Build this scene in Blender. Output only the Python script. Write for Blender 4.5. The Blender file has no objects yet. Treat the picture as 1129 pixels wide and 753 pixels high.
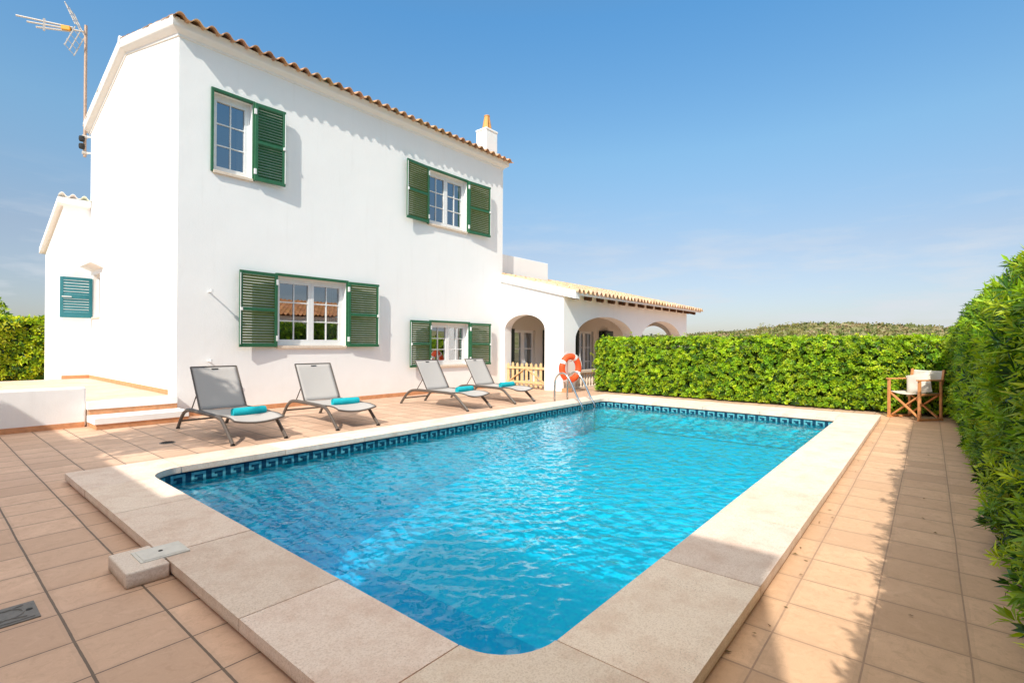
import bpy, math, random
import numpy as np
from mathutils import Vector, Matrix, Quaternion

random.seed(7)
rng = np.random.default_rng(11)
S = bpy.context.scene
COL = S.collection
R = math.radians

# ------------------------------------------------------------------ mesh helper
ORG = {}


class MB:
    def __init__(self):
        self.v = []; self.f = []; self.m = []; self.c = []

    def add(self, verts, faces, mi=0, col=None):
        o = len(self.v)
        self.v += [tuple(p) for p in verts]
        self.f += [tuple(i + o for i in f) for f in faces]
        self.m += [mi] * len(faces)
        self.c += [col if col is not None else (1, 1, 1)] * len(verts)
        return self

    def box(self, x0, x1, y0, y1, z0, z1, mi=0, col=None):
        return self.add([(x0, y0, z0), (x1, y0, z0), (x1, y1, z0), (x0, y1, z0), (x0, y0, z1), (x1, y0, z1), (x1, y1, z1), (x0, y1, z1)],
                        [(0, 3, 2, 1), (4, 5, 6, 7), (0, 1, 5, 4), (1, 2, 6, 5), (2, 3, 7, 6), (3, 0, 4, 7)], mi, col)

    def prism(self, pts, h, mi=0, col=None):
        """planar polygon pts (3D) extruded by vector h"""
        n = len(pts); h = Vector(h)
        v = [Vector(p) for p in pts] + [Vector(p) + h for p in pts]
        f = [tuple(range(n))[::-1], tuple(range(n, 2 * n))] + [(i, (i + 1) % n, n + (i + 1) % n, n + i) for i in range(n)]
        return self.add(v, f, mi, col)

    def bar(self, p, q, w, h, up=(0, 0, 1), mi=0):
        p = Vector(p); q = Vector(q); d = (q - p).normalized(); up = Vector(up)
        if abs(d.dot(up)) > .98: up = Vector((1, 0, 0))
        s = d.cross(up).normalized() * w / 2; t = s.cross(d).normalized() * h / 2
        return self.prism([p - s - t, p + s - t, p + s + t, p - s + t], q - p, mi)

    def tube(self, path, r, n=8, mi=0, cap=True, closed=False, flat=1.0):
        P = [Vector(p) for p in path]; k = len(P)
        rr = r if isinstance(r, (list, tuple)) else [r] * k
        if closed:
            T = [(P[(i + 1) % k] - P[i - 1]).normalized() for i in range(k)]
        else:
            T = [(P[min(i + 1, k - 1)] - P[max(i - 1, 0)]).normalized() for i in range(k)]
        N = T[0].orthogonal().normalized()
        if abs(T[0].x) < .9:
            N = (Vector((1, 0, 0)) - T[0] * T[0].x).normalized()
        v = []
        for i in range(k):
            N = (N - T[i] * N.dot(T[i])).normalized(); B = T[i].cross(N)
            for j in range(n):
                a = 2 * math.pi * j / n
                v.append(P[i] + (N * math.cos(a) * flat + B * math.sin(a)) * rr[i])
        f = []
        for i in range(k if closed else k - 1):
            for j in range(n):
                a = i * n + j; b = i * n + (j + 1) % n; i2 = (i + 1) % k
                f.append((a, b, i2 * n + (j + 1) % n, i2 * n + j))
        if cap and not closed:
            f += [tuple(range(n))[::-1], tuple(range((k - 1) * n, k * n))]
        return self.add(v, f, mi)

    def lathe(self, prof, c=(0, 0, 0), n=20, mi=0):
        """prof: (r,z) list"""
        v = []; f = []; k = len(prof)
        for r, z in prof:
            for j in range(n):
                a = 2 * math.pi * j / n
                v.append((c[0] + r * math.cos(a), c[1] + r * math.sin(a), c[2] + z))
        for i in range(k - 1):
            for j in range(n):
                f.append((i * n + j, i * n + (j + 1) % n, (i + 1) * n + (j + 1) % n, (i + 1) * n + j))
        f += [tuple(range(n))[::-1], tuple(range((k - 1) * n, k * n))]
        return self.add(v, f, mi)

    def build(self, name, mats, parent=None, smooth=False, bevel=0, org=None, seg=2):
        me = bpy.data.meshes.new(name)
        V = np.array([tuple(p) for p in self.v], float)
        if org is None:
            org = ((V[:, 0].min() + V[:, 0].max()) / 2, (V[:, 1].min() + V[:, 1].max()) / 2, V[:, 2].min())
        me.from_pydata([tuple(p) for p in (V - np.array(org))], [], self.f)
        mats = mats if isinstance(mats, (list, tuple)) else [mats]
        for m in mats: me.materials.append(m)
        if len(mats) > 1: me.polygons.foreach_set('material_index', self.m)
        if any(c != (1, 1, 1) for c in self.c):
            at = me.attributes.new('Col', 'FLOAT_COLOR', 'POINT')
            at.data.foreach_set('color', np.c_[np.array(self.c, float), np.ones(len(self.c))].ravel())
        if smooth:
            me.polygons.foreach_set('use_smooth', [True] * len(me.polygons))
        me.update()
        o = bpy.data.objects.new(name, me); COL.objects.link(o)
        ORG[o.name] = Vector(org)
        o.location = org
        if parent is not None:
            o.parent = parent; o.location = Vector(org) - ORG[parent.name]
        if smooth == 'auto':
            me.set_sharp_from_angle(angle=R(40))
        if bevel:
            b = o.modifiers.new('bevel', 'BEVEL'); b.width = bevel; b.segments = seg; b.limit_method = 'ANGLE'; b.angle_limit = R(50)
        return o


def tag(o, label=None, cat=None, group=None, kind=None):
    if label: o['label'] = label
    if cat: o['category'] = cat
    if group: o['group'] = group
    if kind: o['kind'] = kind
    return o


def thing(name, loc, label, cat, group=None, rz=0):
    o = bpy.data.objects.new(name, None); COL.objects.link(o)
    o.location = loc; o.rotation_euler = (0, 0, rz); o.empty_display_size = .2
    ORG[o.name] = Vector(loc)
    return tag(o, label, cat, group)


def copy_tree(o, parent=None):
    c = o.copy(); COL.objects.link(c); c.parent = parent
    ORG[c.name] = ORG.get(o.name, Vector())
    for ch in list(o.children): copy_tree(ch, c)
    return c


def np_mesh(name, V, F, mats, parent=None, col=None, smooth=False, mi=None):
    """V (n,3), F (m,4) arrays -> object"""
    me = bpy.data.meshes.new(name)
    org = np.array([(V[:, 0].min() + V[:, 0].max()) / 2, (V[:, 1].min() + V[:, 1].max()) / 2, V[:, 2].min()])
    me.vertices.add(len(V)); me.vertices.foreach_set('co', (V - org).astype(np.float32).ravel())
    k = F.shape[1]
    me.loops.add(F.size); me.loops.foreach_set('vertex_index', F.astype(np.int32).ravel())
    me.polygons.add(len(F)); me.polygons.foreach_set('loop_start', np.arange(0, F.size, k, dtype=np.int32))
    for m in (mats if isinstance(mats, list) else [mats]): me.materials.append(m)
    if mi is not None: me.polygons.foreach_set('material_index', mi.astype(np.int32))
    me.update(calc_edges=True)
    if col is not None:
        at = me.attributes.new('Col', 'FLOAT_COLOR', 'POINT')
        at.data.foreach_set('color', np.c_[col, np.ones(len(col))].astype(np.float32).ravel())
    me.polygons.foreach_set('use_smooth', [bool(smooth)] * len(me.polygons))
    o = bpy.data.objects.new(name, me); COL.objects.link(o)
    ORG[o.name] = Vector(org)
    o.location = org
    if parent is not None:
        o.parent = parent; o.location = Vector(org) - ORG[parent.name]
    return o


# ------------------------------------------------------------------ materials
class NT:
    def __init__(self, name):
        self.m = bpy.data.materials.new(name); self.m.use_nodes = True
        self.t = self.m.node_tree; self.t.nodes.clear()
        self.out = self.n('ShaderNodeOutputMaterial')

    def n(self, typ, **kw):
        nd = self.t.nodes.new(typ)
        for k, v in kw.items(): setattr(nd, k, v)
        return nd

    def l(self, a, b): self.t.links.new(a, b)

    def val(self, sock, x):
        if hasattr(x, 'is_output'): self.l(x, sock)
        else: sock.default_value = x

    def math(self, op, a, b=0.0, c=0.0):
        nd = self.n('ShaderNodeMath', operation=op)
        self.val(nd.inputs[0], a); self.val(nd.inputs[1], b); self.val(nd.inputs[2], c)
        return nd.outputs[0]

    def mix(self, fac, a, b, blend='MIX'):
        nd = self.n('ShaderNodeMix', data_type='RGBA', blend_type=blend)
        self.val(nd.inputs[0], fac); self.val(nd.inputs[6], c4(a)); self.val(nd.inputs[7], c4(b))
        return nd.outputs[2]

    def noise(self, scale, detail=4, rough=.55, vec=None, dist=0.0):
        nd = self.n('ShaderNodeTexNoise')
        nd.inputs['Scale'].default_value = scale; nd.inputs['Detail'].default_value = detail
        nd.inputs['Roughness'].default_value = rough; nd.inputs['Distortion'].default_value = dist
        self.l(vec if vec is not None else self.pos(), nd.inputs['Vector'])
        return nd.outputs['Fac']

    def pos(self):
        if not hasattr(self, '_p'): self._p = self.n('ShaderNodeNewGeometry').outputs['Position']
        return self._p

    def obj(self):
        if not hasattr(self, '_o'): self._o = self.n('ShaderNodeTexCoord').outputs['Object']
        return self._o

    def sep(self, v):
        nd = self.n('ShaderNodeSeparateXYZ'); self.l(v, nd.inputs[0]); return nd.outputs

    def ramp(self, fac, stops):
        nd = self.n('ShaderNodeValToRGB'); self.l(fac, nd.inputs[0])
        el = nd.color_ramp.elements
        while len(el) < len(stops): el.new(.5)
        for e, (p, c) in zip(el, stops):
            e.position = p; e.color = c4(c)
        return nd.outputs[0]

    def bump(self, h, strength=.3, dist=.01):
        nd = self.n('ShaderNodeBump'); nd.inputs['Strength'].default_value = strength
        nd.inputs['Distance'].default_value = dist; self.l(h, nd.inputs['Height']); return nd.outputs[0]

    def principled(self, base, rough=.6, spec=.4, metal=0, normal=None, **kw):
        p = self.n('ShaderNodeBsdfPrincipled')
        self.val(p.inputs['Base Color'], c4(base)); self.val(p.inputs['Roughness'], rough)
        p.inputs['Specular IOR Level'].default_value = spec; p.inputs['Metallic'].default_value = metal
        if normal is not None: self.l(normal, p.inputs['Normal'])
        for k, v in kw.items(): self.val(p.inputs[k], v)
        return p.outputs[0]

    def done(self, sh):
        self.l(sh, self.out.inputs['Surface']); return self.m

    def attr(self):
        nd = self.n('ShaderNodeAttribute', attribute_name='Col'); return nd.outputs['Color']


def c4(c):
    if hasattr(c, 'is_output'): return c
    if isinstance(c, (int, float)): return (c, c, c, 1)
    return (c[0], c[1], c[2], 1)


def mat_simple(name, col, rough=.5, spec=.4, metal=0, nscale=30, var=.12, bump=.05):
    t = NT(name)
    nz = t.noise(nscale, 5, .6, t.obj())
    k = t.ramp(nz, [(.25, tuple(x * (1 - var) for x in col)), (.75, tuple(min(1, x * (1 + var)) for x in col))])
    return t.done(t.principled(k, rough, spec, metal, t.bump(nz, bump, .004)))


def mat_plaster(name='white_plaster', c=(.945, .93, .905)):
    t = NT(name)
    n1 = t.noise(3.0, 5, .6); n2 = t.noise(45, 4, .65); n3 = t.noise(.7, 4, .6)
    a = t.mix(t.math('MULTIPLY', n1, .35), c, tuple(x * .93 for x in c))
    z = t.sep(t.pos())[2]
    st = t.math('MULTIPLY', t.ramp(t.math('ADD', t.math('MULTIPLY', z, -.8), n1), [(.1, (0, 0, 0)), (.62, (1, 1, 1))]), .16)
    a = t.mix(st, a, (.62, .56, .48))
    a = t.mix(t.math('MULTIPLY', t.ramp(n3, [(.5, (0, 0, 0)), (.8, (1, 1, 1))]), .10), a, (.70, .68, .64))
    mpg = t.n('ShaderNodeMapping'); mpg.inputs['Scale'].default_value = (5, 5, .35); t.l(t.pos(), mpg.inputs[0])
    dr = t.ramp(t.noise(1.6, 5, .6, mpg.outputs[0]), [(.56, (0, 0, 0)), (.72, (.09, .09, .09))])
    a = t.mix(dr, a, (.60, .56, .50))
    lo = t.noise(1.1, 3, .5)
    return t.done(t.principled(a, .85, .15, 0, t.bump(t.math('ADD', t.math('MULTIPLY', lo, 4.0), t.math('ADD', n2, t.math('MULTIPLY', n1, 2.0))), .28, .008)))


def mat_tiles(name, ox, oy, tone, joint, px=.3275, py=.3275):
    t = NT(name)
    x, y, z = t.sep(t.pos())
    wob = t.math('MULTIPLY', t.math('SUBTRACT', t.noise(1.3, 2), .5), .012)
    gx = t.math('DIVIDE', t.math('SUBTRACT', t.math('ADD', x, wob), ox), px)
    gy = t.math('DIVIDE', t.math('SUBTRACT', t.math('ADD', y, wob), oy), py)
    def edge(g):
        fr = t.math('FRACT', g); return t.math('MINIMUM', fr, t.math('SUBTRACT', 1.0, fr))
    ex, ey = edge(gx), edge(gy)
    jw = t.math('ADD', .010, t.math('MULTIPLY', t.noise(25, 3), .008))
    jx = t.math('LESS_THAN', ex, t.math('MULTIPLY', jw, 1.1)); jy = t.math('LESS_THAN', ey, t.math('MULTIPLY', jw, .75))
    j = t.math('MAXIMUM', jx, jy)
    cv = t.n('ShaderNodeCombineXYZ'); t.l(t.math('FLOOR', gx), cv.inputs[0]); t.l(t.math('FLOOR', gy), cv.inputs[1])
    wn = t.n('ShaderNodeTexWhiteNoise', noise_dimensions='3D'); t.l(cv.outputs[0], wn.inputs['Vector'])
    rv = wn.outputs['Value']
    n1 = t.noise(6, 5, .65, dist=.4); n2 = t.noise(90, 4, .7); n3 = t.noise(.9, 4, .6)
    base = t.mix(rv, (tone[0] * .80, tone[1] * .77, tone[2] * .74), tuple(min(1, v * 1.12) for v in tone))
    base = t.mix(t.ramp(n1, [(.35, (0, 0, 0)), (.75, (.8, .8, .8))]), base, (tone[0] * .80, tone[1] * .78, tone[2] * .78))
    base = t.mix(t.ramp(t.noise(17, 6, .72, dist=1.2), [(.50, (0, 0, 0)), (.66, (.55, .55, .55))]), base, (tone[0] * .70, tone[1] * .66, tone[2] * .62))
    base = t.mix(t.ramp(t.noise(11, 5, .7, dist=.8), [(.54, (0, 0, 0)), (.72, (.35, .35, .35))]), base, (tone[0] * 1.12, tone[1] * 1.15, tone[2] * 1.2))
    base = t.mix(t.ramp(n3, [(.45, (0, 0, 0)), (.75, (.4, .4, .4))]), base, (tone[0] * .78, tone[1] * .76, tone[2] * .82))
    base = t.mix(t.ramp(n2, [(.55, (0, 0, 0)), (.8, (.35, .35, .35))]), base, tuple(v * 1.15 for v in tone))
    near = t.math('LESS_THAN', t.math('MINIMUM', ex, ey), t.math('ADD', .03, t.math('MULTIPLY', n1, .07)))
    base = t.mix(t.math('MULTIPLY', near, .22), base, tuple(v * .62 for v in tone))
    sp_ = t.ramp(t.noise(240, 3, .7), [(.52, (0, 0, 0)), (.68, (.6, .6, .6))])
    base = t.mix(sp_, base, tuple(v * .72 for v in tone))
    jc = t.mix(t.noise(14, 4), joint, tuple(v * 1.7 for v in joint))
    col = t.mix(j, base, jc)
    h = t.math('SUBTRACT', t.math('ADD', t.math('MULTIPLY', n2, .12), t.math('MULTIPLY', rv, .12)), t.math('MULTIPLY', j, .7))
    ro = t.math('ADD', .5, t.math('MULTIPLY', n1, .25))
    return t.done(t.principled(col, ro, .35, 0, t.bump(h, .6, .004)))


def mat_stone(name='sandstone_coping', c=(.88, .745, .635)):
    t = NT(name)
    at = t.attr()
    n1 = t.noise(2.2, 5, .65); n2 = t.noise(125, 3, .75); n3 = t.noise(380, 2, .6)
    vor = t.n('ShaderNodeTexVoronoi'); vor.inputs['Scale'].default_value = 90; t.l(t.pos(), vor.inputs['Vector'])
    a = t.mix(n1, tuple(v * .93 for v in c), tuple(min(1, v * 1.07) for v in c))
    a = t.mix(t.ramp(t.noise(5, 5, .7), [(.46, (0, 0, 0)), (.70, (.62, .62, .62))]), a, (.66, .45, .34))
    a = t.mix(t.ramp(n2, [(.36, (.6, .6, .6)), (.52, (0, 0, 0))]), a, (c[0] * .66, c[1] * .60, c[2] * .54))
    a = t.mix(t.ramp(t.noise(75, 3, .65), [(.5, (0, 0, 0)), (.68, (.4, .4, .4))]), a, (.62, .46, .34))
    a = t.mix(t.ramp(n3, [(.55, (0, 0, 0)), (.75, (.5, .5, .5))]), a, (.80, .76, .70))
    pit = t.math('MULTIPLY', t.ramp(vor.outputs['Distance'], [(.12, (1, 1, 1)), (.22, (0, 0, 0))]),
                 t.ramp(t.noise(3.5, 4, .6), [(.55, (0, 0, 0)), (.68, (1, 1, 1))]))
    a = t.mix(t.math('MULTIPLY', pit, .8), a, (.16, .12, .09))
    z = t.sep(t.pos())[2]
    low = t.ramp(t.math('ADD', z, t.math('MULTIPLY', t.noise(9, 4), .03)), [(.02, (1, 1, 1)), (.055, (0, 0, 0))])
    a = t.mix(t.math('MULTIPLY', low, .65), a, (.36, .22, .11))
    a = t.mix(1.0, a, at, 'MULTIPLY')
    h = t.math('SUBTRACT', t.math('ADD', n2, t.math('MULTIPLY', n3, .5)), t.math('MULTIPLY', pit, 1.5))
    return t.done(t.principled(a, .8, .25, 0, t.bump(h, .5, .004)))


def mat_rooftile(name, a, b, c, spots=.35):
    t = NT(name)
    at = t.attr()
    k = t.mix(t.noise(7, 5, .65), a, b)
    k = t.mix(t.ramp(t.noise(19, 5, .7), [(.5, (0, 0, 0)), (.7, (spots, spots, spots))]), k, c)
    k = t.mix(1.0, k, at, 'MULTIPLY')
    return t.done(t.principled(k, .85, .2, 0, t.bump(t.noise(40, 4), .4, .006)))


def mat_leaf(name, trans=.42, rough=.42):
    t = NT(name)
    at = t.attr()
    k = t.mix(t.math('MULTIPLY', t.noise(30, 2), .35), at, (.03, .07, .012))
    p = t.principled(k, rough, .45)
    tr = t.n('ShaderNodeBsdfTranslucent'); t.l(t.mix(1.0, k, (1.25, 1.15, .55), 'MULTIPLY'), tr.inputs[0])
    mx = t.n('ShaderNodeMixShader'); mx.inputs[0].default_value = trans
    t.l(p, mx.inputs[1]); t.l(tr.outputs[0], mx.inputs[2])
    return t.done(mx.outputs[0])


def mat_attr(name, rough=.8, spec=.2):
    t = NT(name)
    k = t.mix(t.math('MULTIPLY', t.noise(14, 4), .3), t.attr(), (.05, .05, .02))
    return t.done(t.principled(k, rough, spec))


def mat_glass():
    t = NT('window_glass')
    fr = t.n('ShaderNodeFresnel'); fr.inputs[0].default_value = 2.1
    tr = t.n('ShaderNodeBsdfTransparent'); tr.inputs[0].default_value = (.75, .8, .82, 1)
    gl = t.n('ShaderNodeBsdfGlossy'); gl.inputs['Roughness'].default_value = .01
    gl.inputs[0].default_value = (.9, .95, 1, 1)
    t.l(t.bump(t.noise(1.2, 2), .05, .02), gl.inputs['Normal'])
    mx = t.n('ShaderNodeMixShader')
    t.l(t.math('ADD', fr.outputs[0], .24), mx.inputs[0]); t.l(tr.outputs[0], mx.inputs[1]); t.l(gl.outputs[0], mx.inputs[2])
    return t.done(mx.outputs[0])


def mat_water():
    t = NT('pool_water')
    p = t.n('ShaderNodeBsdfRefraction'); p.inputs['IOR'].default_value = 1.333; p.inputs['Roughness'].default_value = 0
    p.inputs[0].default_value = (.93, 1, 1, 1)
    tr = t.n('ShaderNodeBsdfTransparent'); tr.inputs[0].default_value = (.80, 1, 1, 1)
    m0 = t.n('ShaderNodeMixShader'); m0.inputs[0].default_value = .72
    t.l(p.outputs[0], m0.inputs[1]); t.l(tr.outputs[0], m0.inputs[2])
    gl = t.n('ShaderNodeBsdfGlossy'); gl.inputs['Roughness'].default_value = .02; gl.inputs[0].default_value = (.84, .95, 1, 1)
    fr = t.n('ShaderNodeFresnel'); fr.inputs[0].default_value = 1.35
    mx = t.n('ShaderNodeMixShader')
    t.l(fr.outputs[0], mx.inputs[0]); t.l(m0.outputs[0], mx.inputs[1]); t.l(gl.outputs[0], mx.inputs[2])
    va = t.n('ShaderNodeVolumeAbsorption'); va.inputs[0].default_value = (.0, .795, .965, 1); va.inputs[1].default_value = .46
    t.l(va.outputs[0], t.out.inputs['Volume'])
    return t.done(mx.outputs[0])


def mat_pool(name, a, b, grout):
    t = NT(name)
    p = t.pos(); x, y, z = t.sep(p)
    def fl(s): return t.math('FLOOR', t.math('DIVIDE', s, .025))
    cv = t.n('ShaderNodeCombineXYZ')
    for i, s in enumerate((x, y, z)): t.l(fl(s), cv.inputs[i])
    wn = t.n('ShaderNodeTexWhiteNoise', noise_dimensions='3D'); t.l(cv.outputs[0], wn.inputs['Vector'])
    k = t.mix(wn.outputs['Value'], a, b)
    return t.done(t.principled(k, .3, .4))


def mat_col(name, col, rough=.5, spec=.4, metal=0):
    t = NT(name); return t.done(t.principled(col, rough, spec, metal))


M = dict(
    plaster=mat_plaster(),
    cornice=mat_plaster('cornice_plaster', (.89, .88, .86)),
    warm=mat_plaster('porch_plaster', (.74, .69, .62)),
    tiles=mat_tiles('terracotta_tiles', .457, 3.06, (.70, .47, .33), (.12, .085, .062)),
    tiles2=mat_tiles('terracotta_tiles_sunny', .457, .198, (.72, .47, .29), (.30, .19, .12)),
    stone=mat_stone(),
    terra=mat_simple('terracotta_skirting', (.62, .30, .15), .7, .2, nscale=12, var=.22),
    roof=mat_rooftile('clay_roof_tile', (.62, .40, .24), (.48, .27, .14), (.20, .14, .09)),
    roof2=mat_rooftile('pale_clay_roof_tile', (.76, .57, .39), (.60, .41, .26), (.38, .25, .15), .5),
    roofw=mat_rooftile('whitewashed_roof_tile', (.82, .80, .76), (.76, .74, .70), (.6, .52, .42), .2),
    green=mat_simple('green_shutter_paint', (.024, .125, .055), .45, .45, nscale=18, var=.18),
    slat=mat_simple('sunlit_shutter_slat', (.115, .175, .055), .5, .35, nscale=18, var=.25),  # green slats with warm sun and bounce light put into the colour
    teal=mat_simple('teal_shutter_paint', (.03, .21, .245), .42, .45, nscale=18, var=.15),
    frame=mat_simple('white_window_paint', (.80, .80, .79), .35, .4, nscale=20, var=.04, bump=.02),
    sill=mat_simple('stone_sill', (.74, .62, .50), .7, .2, nscale=25),
    glass=mat_glass(),
    dark=mat_col('dark_interior', (.035, .035, .04), .8, .1),
    curtain=mat_simple('linen_curtain', (.62, .58, .50), .9, .1, nscale=12),
    metal=mat_simple('galvanised_metal', (.62, .57, .52), .45, .5, .25, nscale=40),
    steel=mat_col('stainless_steel', (.62, .60, .57), .18, .5, 1.0),
    rust=mat_simple('rusty_mast', (.48, .33, .24), .55, .4, .3, nscale=25, var=.25),
    orange=mat_col('orange_plastic', (.80, .36, .03), .4, .4),
    buoy=mat_simple('lifebuoy_orange', (.82, .10, .025), .42, .4, nscale=8, var=.06),
    white=mat_col('white_plastic', (.80, .80, .78), .4, .4),
    pine=mat_simple('pale_pine_wood', (.68, .47, .24), .6, .3, nscale=9, var=.2),
    teak=mat_simple('oiled_teak', (.62, .27, .10), .45, .4, nscale=12, var=.25),
    brown=mat_simple('dark_rafter_wood', (.13, .065, .035), .7, .2, nscale=10, var=.3),
    canvas=mat_simple('natural_canvas', (.64, .58, .49), .9, .1, nscale=60, var=.08, bump=.2),
    mesh=mat_simple('grey_sling_fabric', (.46, .43, .405), .75, .2, nscale=220, var=.12, bump=.3),
    loungeframe=mat_simple('taupe_metal_frame', (.10, .08, .066), .4, .45, nscale=40, var=.06),
    towel=mat_simple('turquoise_towel', (.02, .42, .48), .95, .1, nscale=160, var=.25, bump=.9),
    iron=mat_simple('cast_iron', (.16, .15, .14), .55, .4, nscale=60, var=.25, bump=.4),
    rubber=mat_col('black_rubber', (.03, .03, .03), .7, .2),
    leaf=mat_leaf('hedge_leaf'),
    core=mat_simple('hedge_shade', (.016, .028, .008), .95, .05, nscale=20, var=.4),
    bark=mat_simple('bark', (.14, .10, .07), .9, .1, nscale=14, var=.3, bump=.6),
    scrub=mat_attr('scrub_leaf'),
    pool=mat_pool('pool_mosaic', (.0, .77, .95), (.0, .92, 1.0), (.5, .6, .65)),
    keyd=mat_pool('key_tile_dark', (.004, .030, .065), (.008, .07, .12), (0, 0, 0)),
    keyl=mat_pool('key_tile_light', (.07, .30, .36), (.16, .46, .50), (0, 0, 0)),
    water=mat_water(),
)

# ------------------------------------------------------------------ camera (eye 1.25 m above the tiles, verticals upright)
a, th, pch = R(39.68), .0062, 2.0 / 555
F = Vector((math.cos(a), math.sin(a), 0)); Rt = Vector((math.sin(a), -math.cos(a), 0)); U = Vector((0, 0, 1))
F2 = F * math.cos(pch) + U * math.sin(pch); U2 = U * math.cos(pch) - F * math.sin(pch)
R3 = Rt * math.cos(th) + U2 * math.sin(th); U3 = U2 * math.cos(th) - Rt * math.sin(th)
cam = bpy.data.cameras.new('camera'); cam.lens = 17.70; cam.sensor_width = 36; cam.clip_start = .05; cam.clip_end = 3000
co = bpy.data.objects.new('camera', cam); COL.objects.link(co)
mw = Matrix((R3, U3, -F2)).transposed().to_4x4(); mw.translation = (0, 0, 1.25)
co.matrix_world = mw; S.camera = co

# ------------------------------------------------------------------ light
SUND = Vector((1.08, .36, -1.0)).normalized()
sun = bpy.data.lights.new('sun', 'SUN'); sun.energy = 5.0; sun.angle = R(.53); sun.color = (1.0, .945, .85)
so = bpy.data.objects.new('sun', sun); COL.objects.link(so); so.location = (-20, -8, 25)
so.rotation_euler = SUND.to_track_quat('-Z', 'Y').to_euler()
w = bpy.data.worlds.new('World'); S.world = w; w.use_nodes = True
nt = w.node_tree; nt.nodes.clear()
sk = nt.nodes.new('ShaderNodeTexSky'); sk.sky_type = 'NISHITA'; sk.sun_disc = False
sk.sun_elevation = math.asin(-SUND.z); sk.sun_rotation = math.atan2(-SUND.x, -SUND.y)
sk.altitude = 0; sk.air_density = 1.0; sk.dust_density = .6; sk.ozone_density = 1.6
# thin clouds low over the horizon
tc = nt.nodes.new('ShaderNodeTexCoord')
sp = nt.nodes.new('ShaderNodeSeparateXYZ'); nt.links.new(tc.outputs['Generated'], sp.inputs[0])
mp = nt.nodes.new('ShaderNodeMapping'); mp.inputs['Scale'].default_value = (1, 1, 5.5); mp.inputs['Location'].default_value = (.9, .55, .2)
nt.links.new(tc.outputs['Generated'], mp.inputs[0])
nz = nt.nodes.new('ShaderNodeTexNoise'); nz.inputs['Scale'].default_value = 5.5; nz.inputs['Detail'].default_value = 7; nz.inputs['Roughness'].default_value = .6
nt.links.new(mp.outputs[0], nz.inputs['Vector'])
r1 = nt.nodes.new('ShaderNodeValToRGB'); r1.color_ramp.elements[0].position = .47; r1.color_ramp.elements[1].position = .70
nt.links.new(nz.outputs['Fac'], r1.inputs[0])
r2 = nt.nodes.new('ShaderNodeValToRGB')
r2.color_ramp.elements[0].position = .03; r2.color_ramp.elements[0].color = (1, 1, 1, 1)
r2.color_ramp.elements[1].position = .27; r2.color_ramp.elements[1].color = (0, 0, 0, 1)
nt.links.new(sp.outputs[2], r2.inputs[0])
mu = nt.nodes.new('ShaderNodeMath'); mu.operation = 'MULTIPLY'
nt.links.new(r1.outputs[0], mu.inputs[0]); nt.links.new(r2.outputs[0], mu.inputs[1])
mxw = nt.nodes.new('ShaderNodeMix'); mxw.data_type = 'RGBA'
nt.links.new(mu.outputs[0], mxw.inputs[0]); br = nt.nodes.new('ShaderNodeMix'); br.data_type = 'RGBA'; br.blend_type = 'MULTIPLY'; br.inputs[0].default_value = 1
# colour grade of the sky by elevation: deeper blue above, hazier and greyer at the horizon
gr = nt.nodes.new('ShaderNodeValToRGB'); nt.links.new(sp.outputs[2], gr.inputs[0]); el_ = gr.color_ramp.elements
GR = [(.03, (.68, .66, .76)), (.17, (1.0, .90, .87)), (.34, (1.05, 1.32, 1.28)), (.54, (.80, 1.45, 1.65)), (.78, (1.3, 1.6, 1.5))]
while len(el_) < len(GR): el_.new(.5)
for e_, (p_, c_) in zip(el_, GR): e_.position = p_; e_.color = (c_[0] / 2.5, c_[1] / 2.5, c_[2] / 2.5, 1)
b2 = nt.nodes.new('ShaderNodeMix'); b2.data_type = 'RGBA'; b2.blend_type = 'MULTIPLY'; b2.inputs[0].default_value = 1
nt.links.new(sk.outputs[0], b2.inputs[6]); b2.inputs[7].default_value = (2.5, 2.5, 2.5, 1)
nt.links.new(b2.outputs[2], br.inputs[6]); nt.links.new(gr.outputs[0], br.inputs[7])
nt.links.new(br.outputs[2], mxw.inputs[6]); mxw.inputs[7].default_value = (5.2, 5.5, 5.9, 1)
# bright zenith blend, added out of view to lift the fill light
zfill_ = nt.nodes.new('ShaderNodeMapRange'); zfill_.interpolation_type = 'SMOOTHSTEP'; zfill_.inputs[1].default_value = .57; zfill_.inputs[2].default_value = .86
nt.links.new(sp.outputs[2], zfill_.inputs[0])
m3 = nt.nodes.new('ShaderNodeMix'); m3.data_type = 'RGBA'; nt.links.new(zfill_.outputs[0], m3.inputs[0]); nt.links.new(mxw.outputs[2], m3.inputs[6]); m3.inputs[7].default_value = (10.4, 9.3, 8.1, 1)
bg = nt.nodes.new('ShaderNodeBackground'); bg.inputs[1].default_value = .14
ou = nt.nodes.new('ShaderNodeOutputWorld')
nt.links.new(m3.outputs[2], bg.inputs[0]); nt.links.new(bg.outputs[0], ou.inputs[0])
S.view_settings.view_transform = 'Standard'; S.view_settings.look = 'None'; S.view_settings.exposure = 0
S.cycles.use_denoising = True; S.cycles.max_bounces = 10; S.cycles.diffuse_bounces = 5; S.cycles.transparent_max_bounces = 12
S.cycles.sample_clamp_indirect = 6; S.cycles.caustics_refractive = True; S.cycles.caustics_reflective = False

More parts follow.
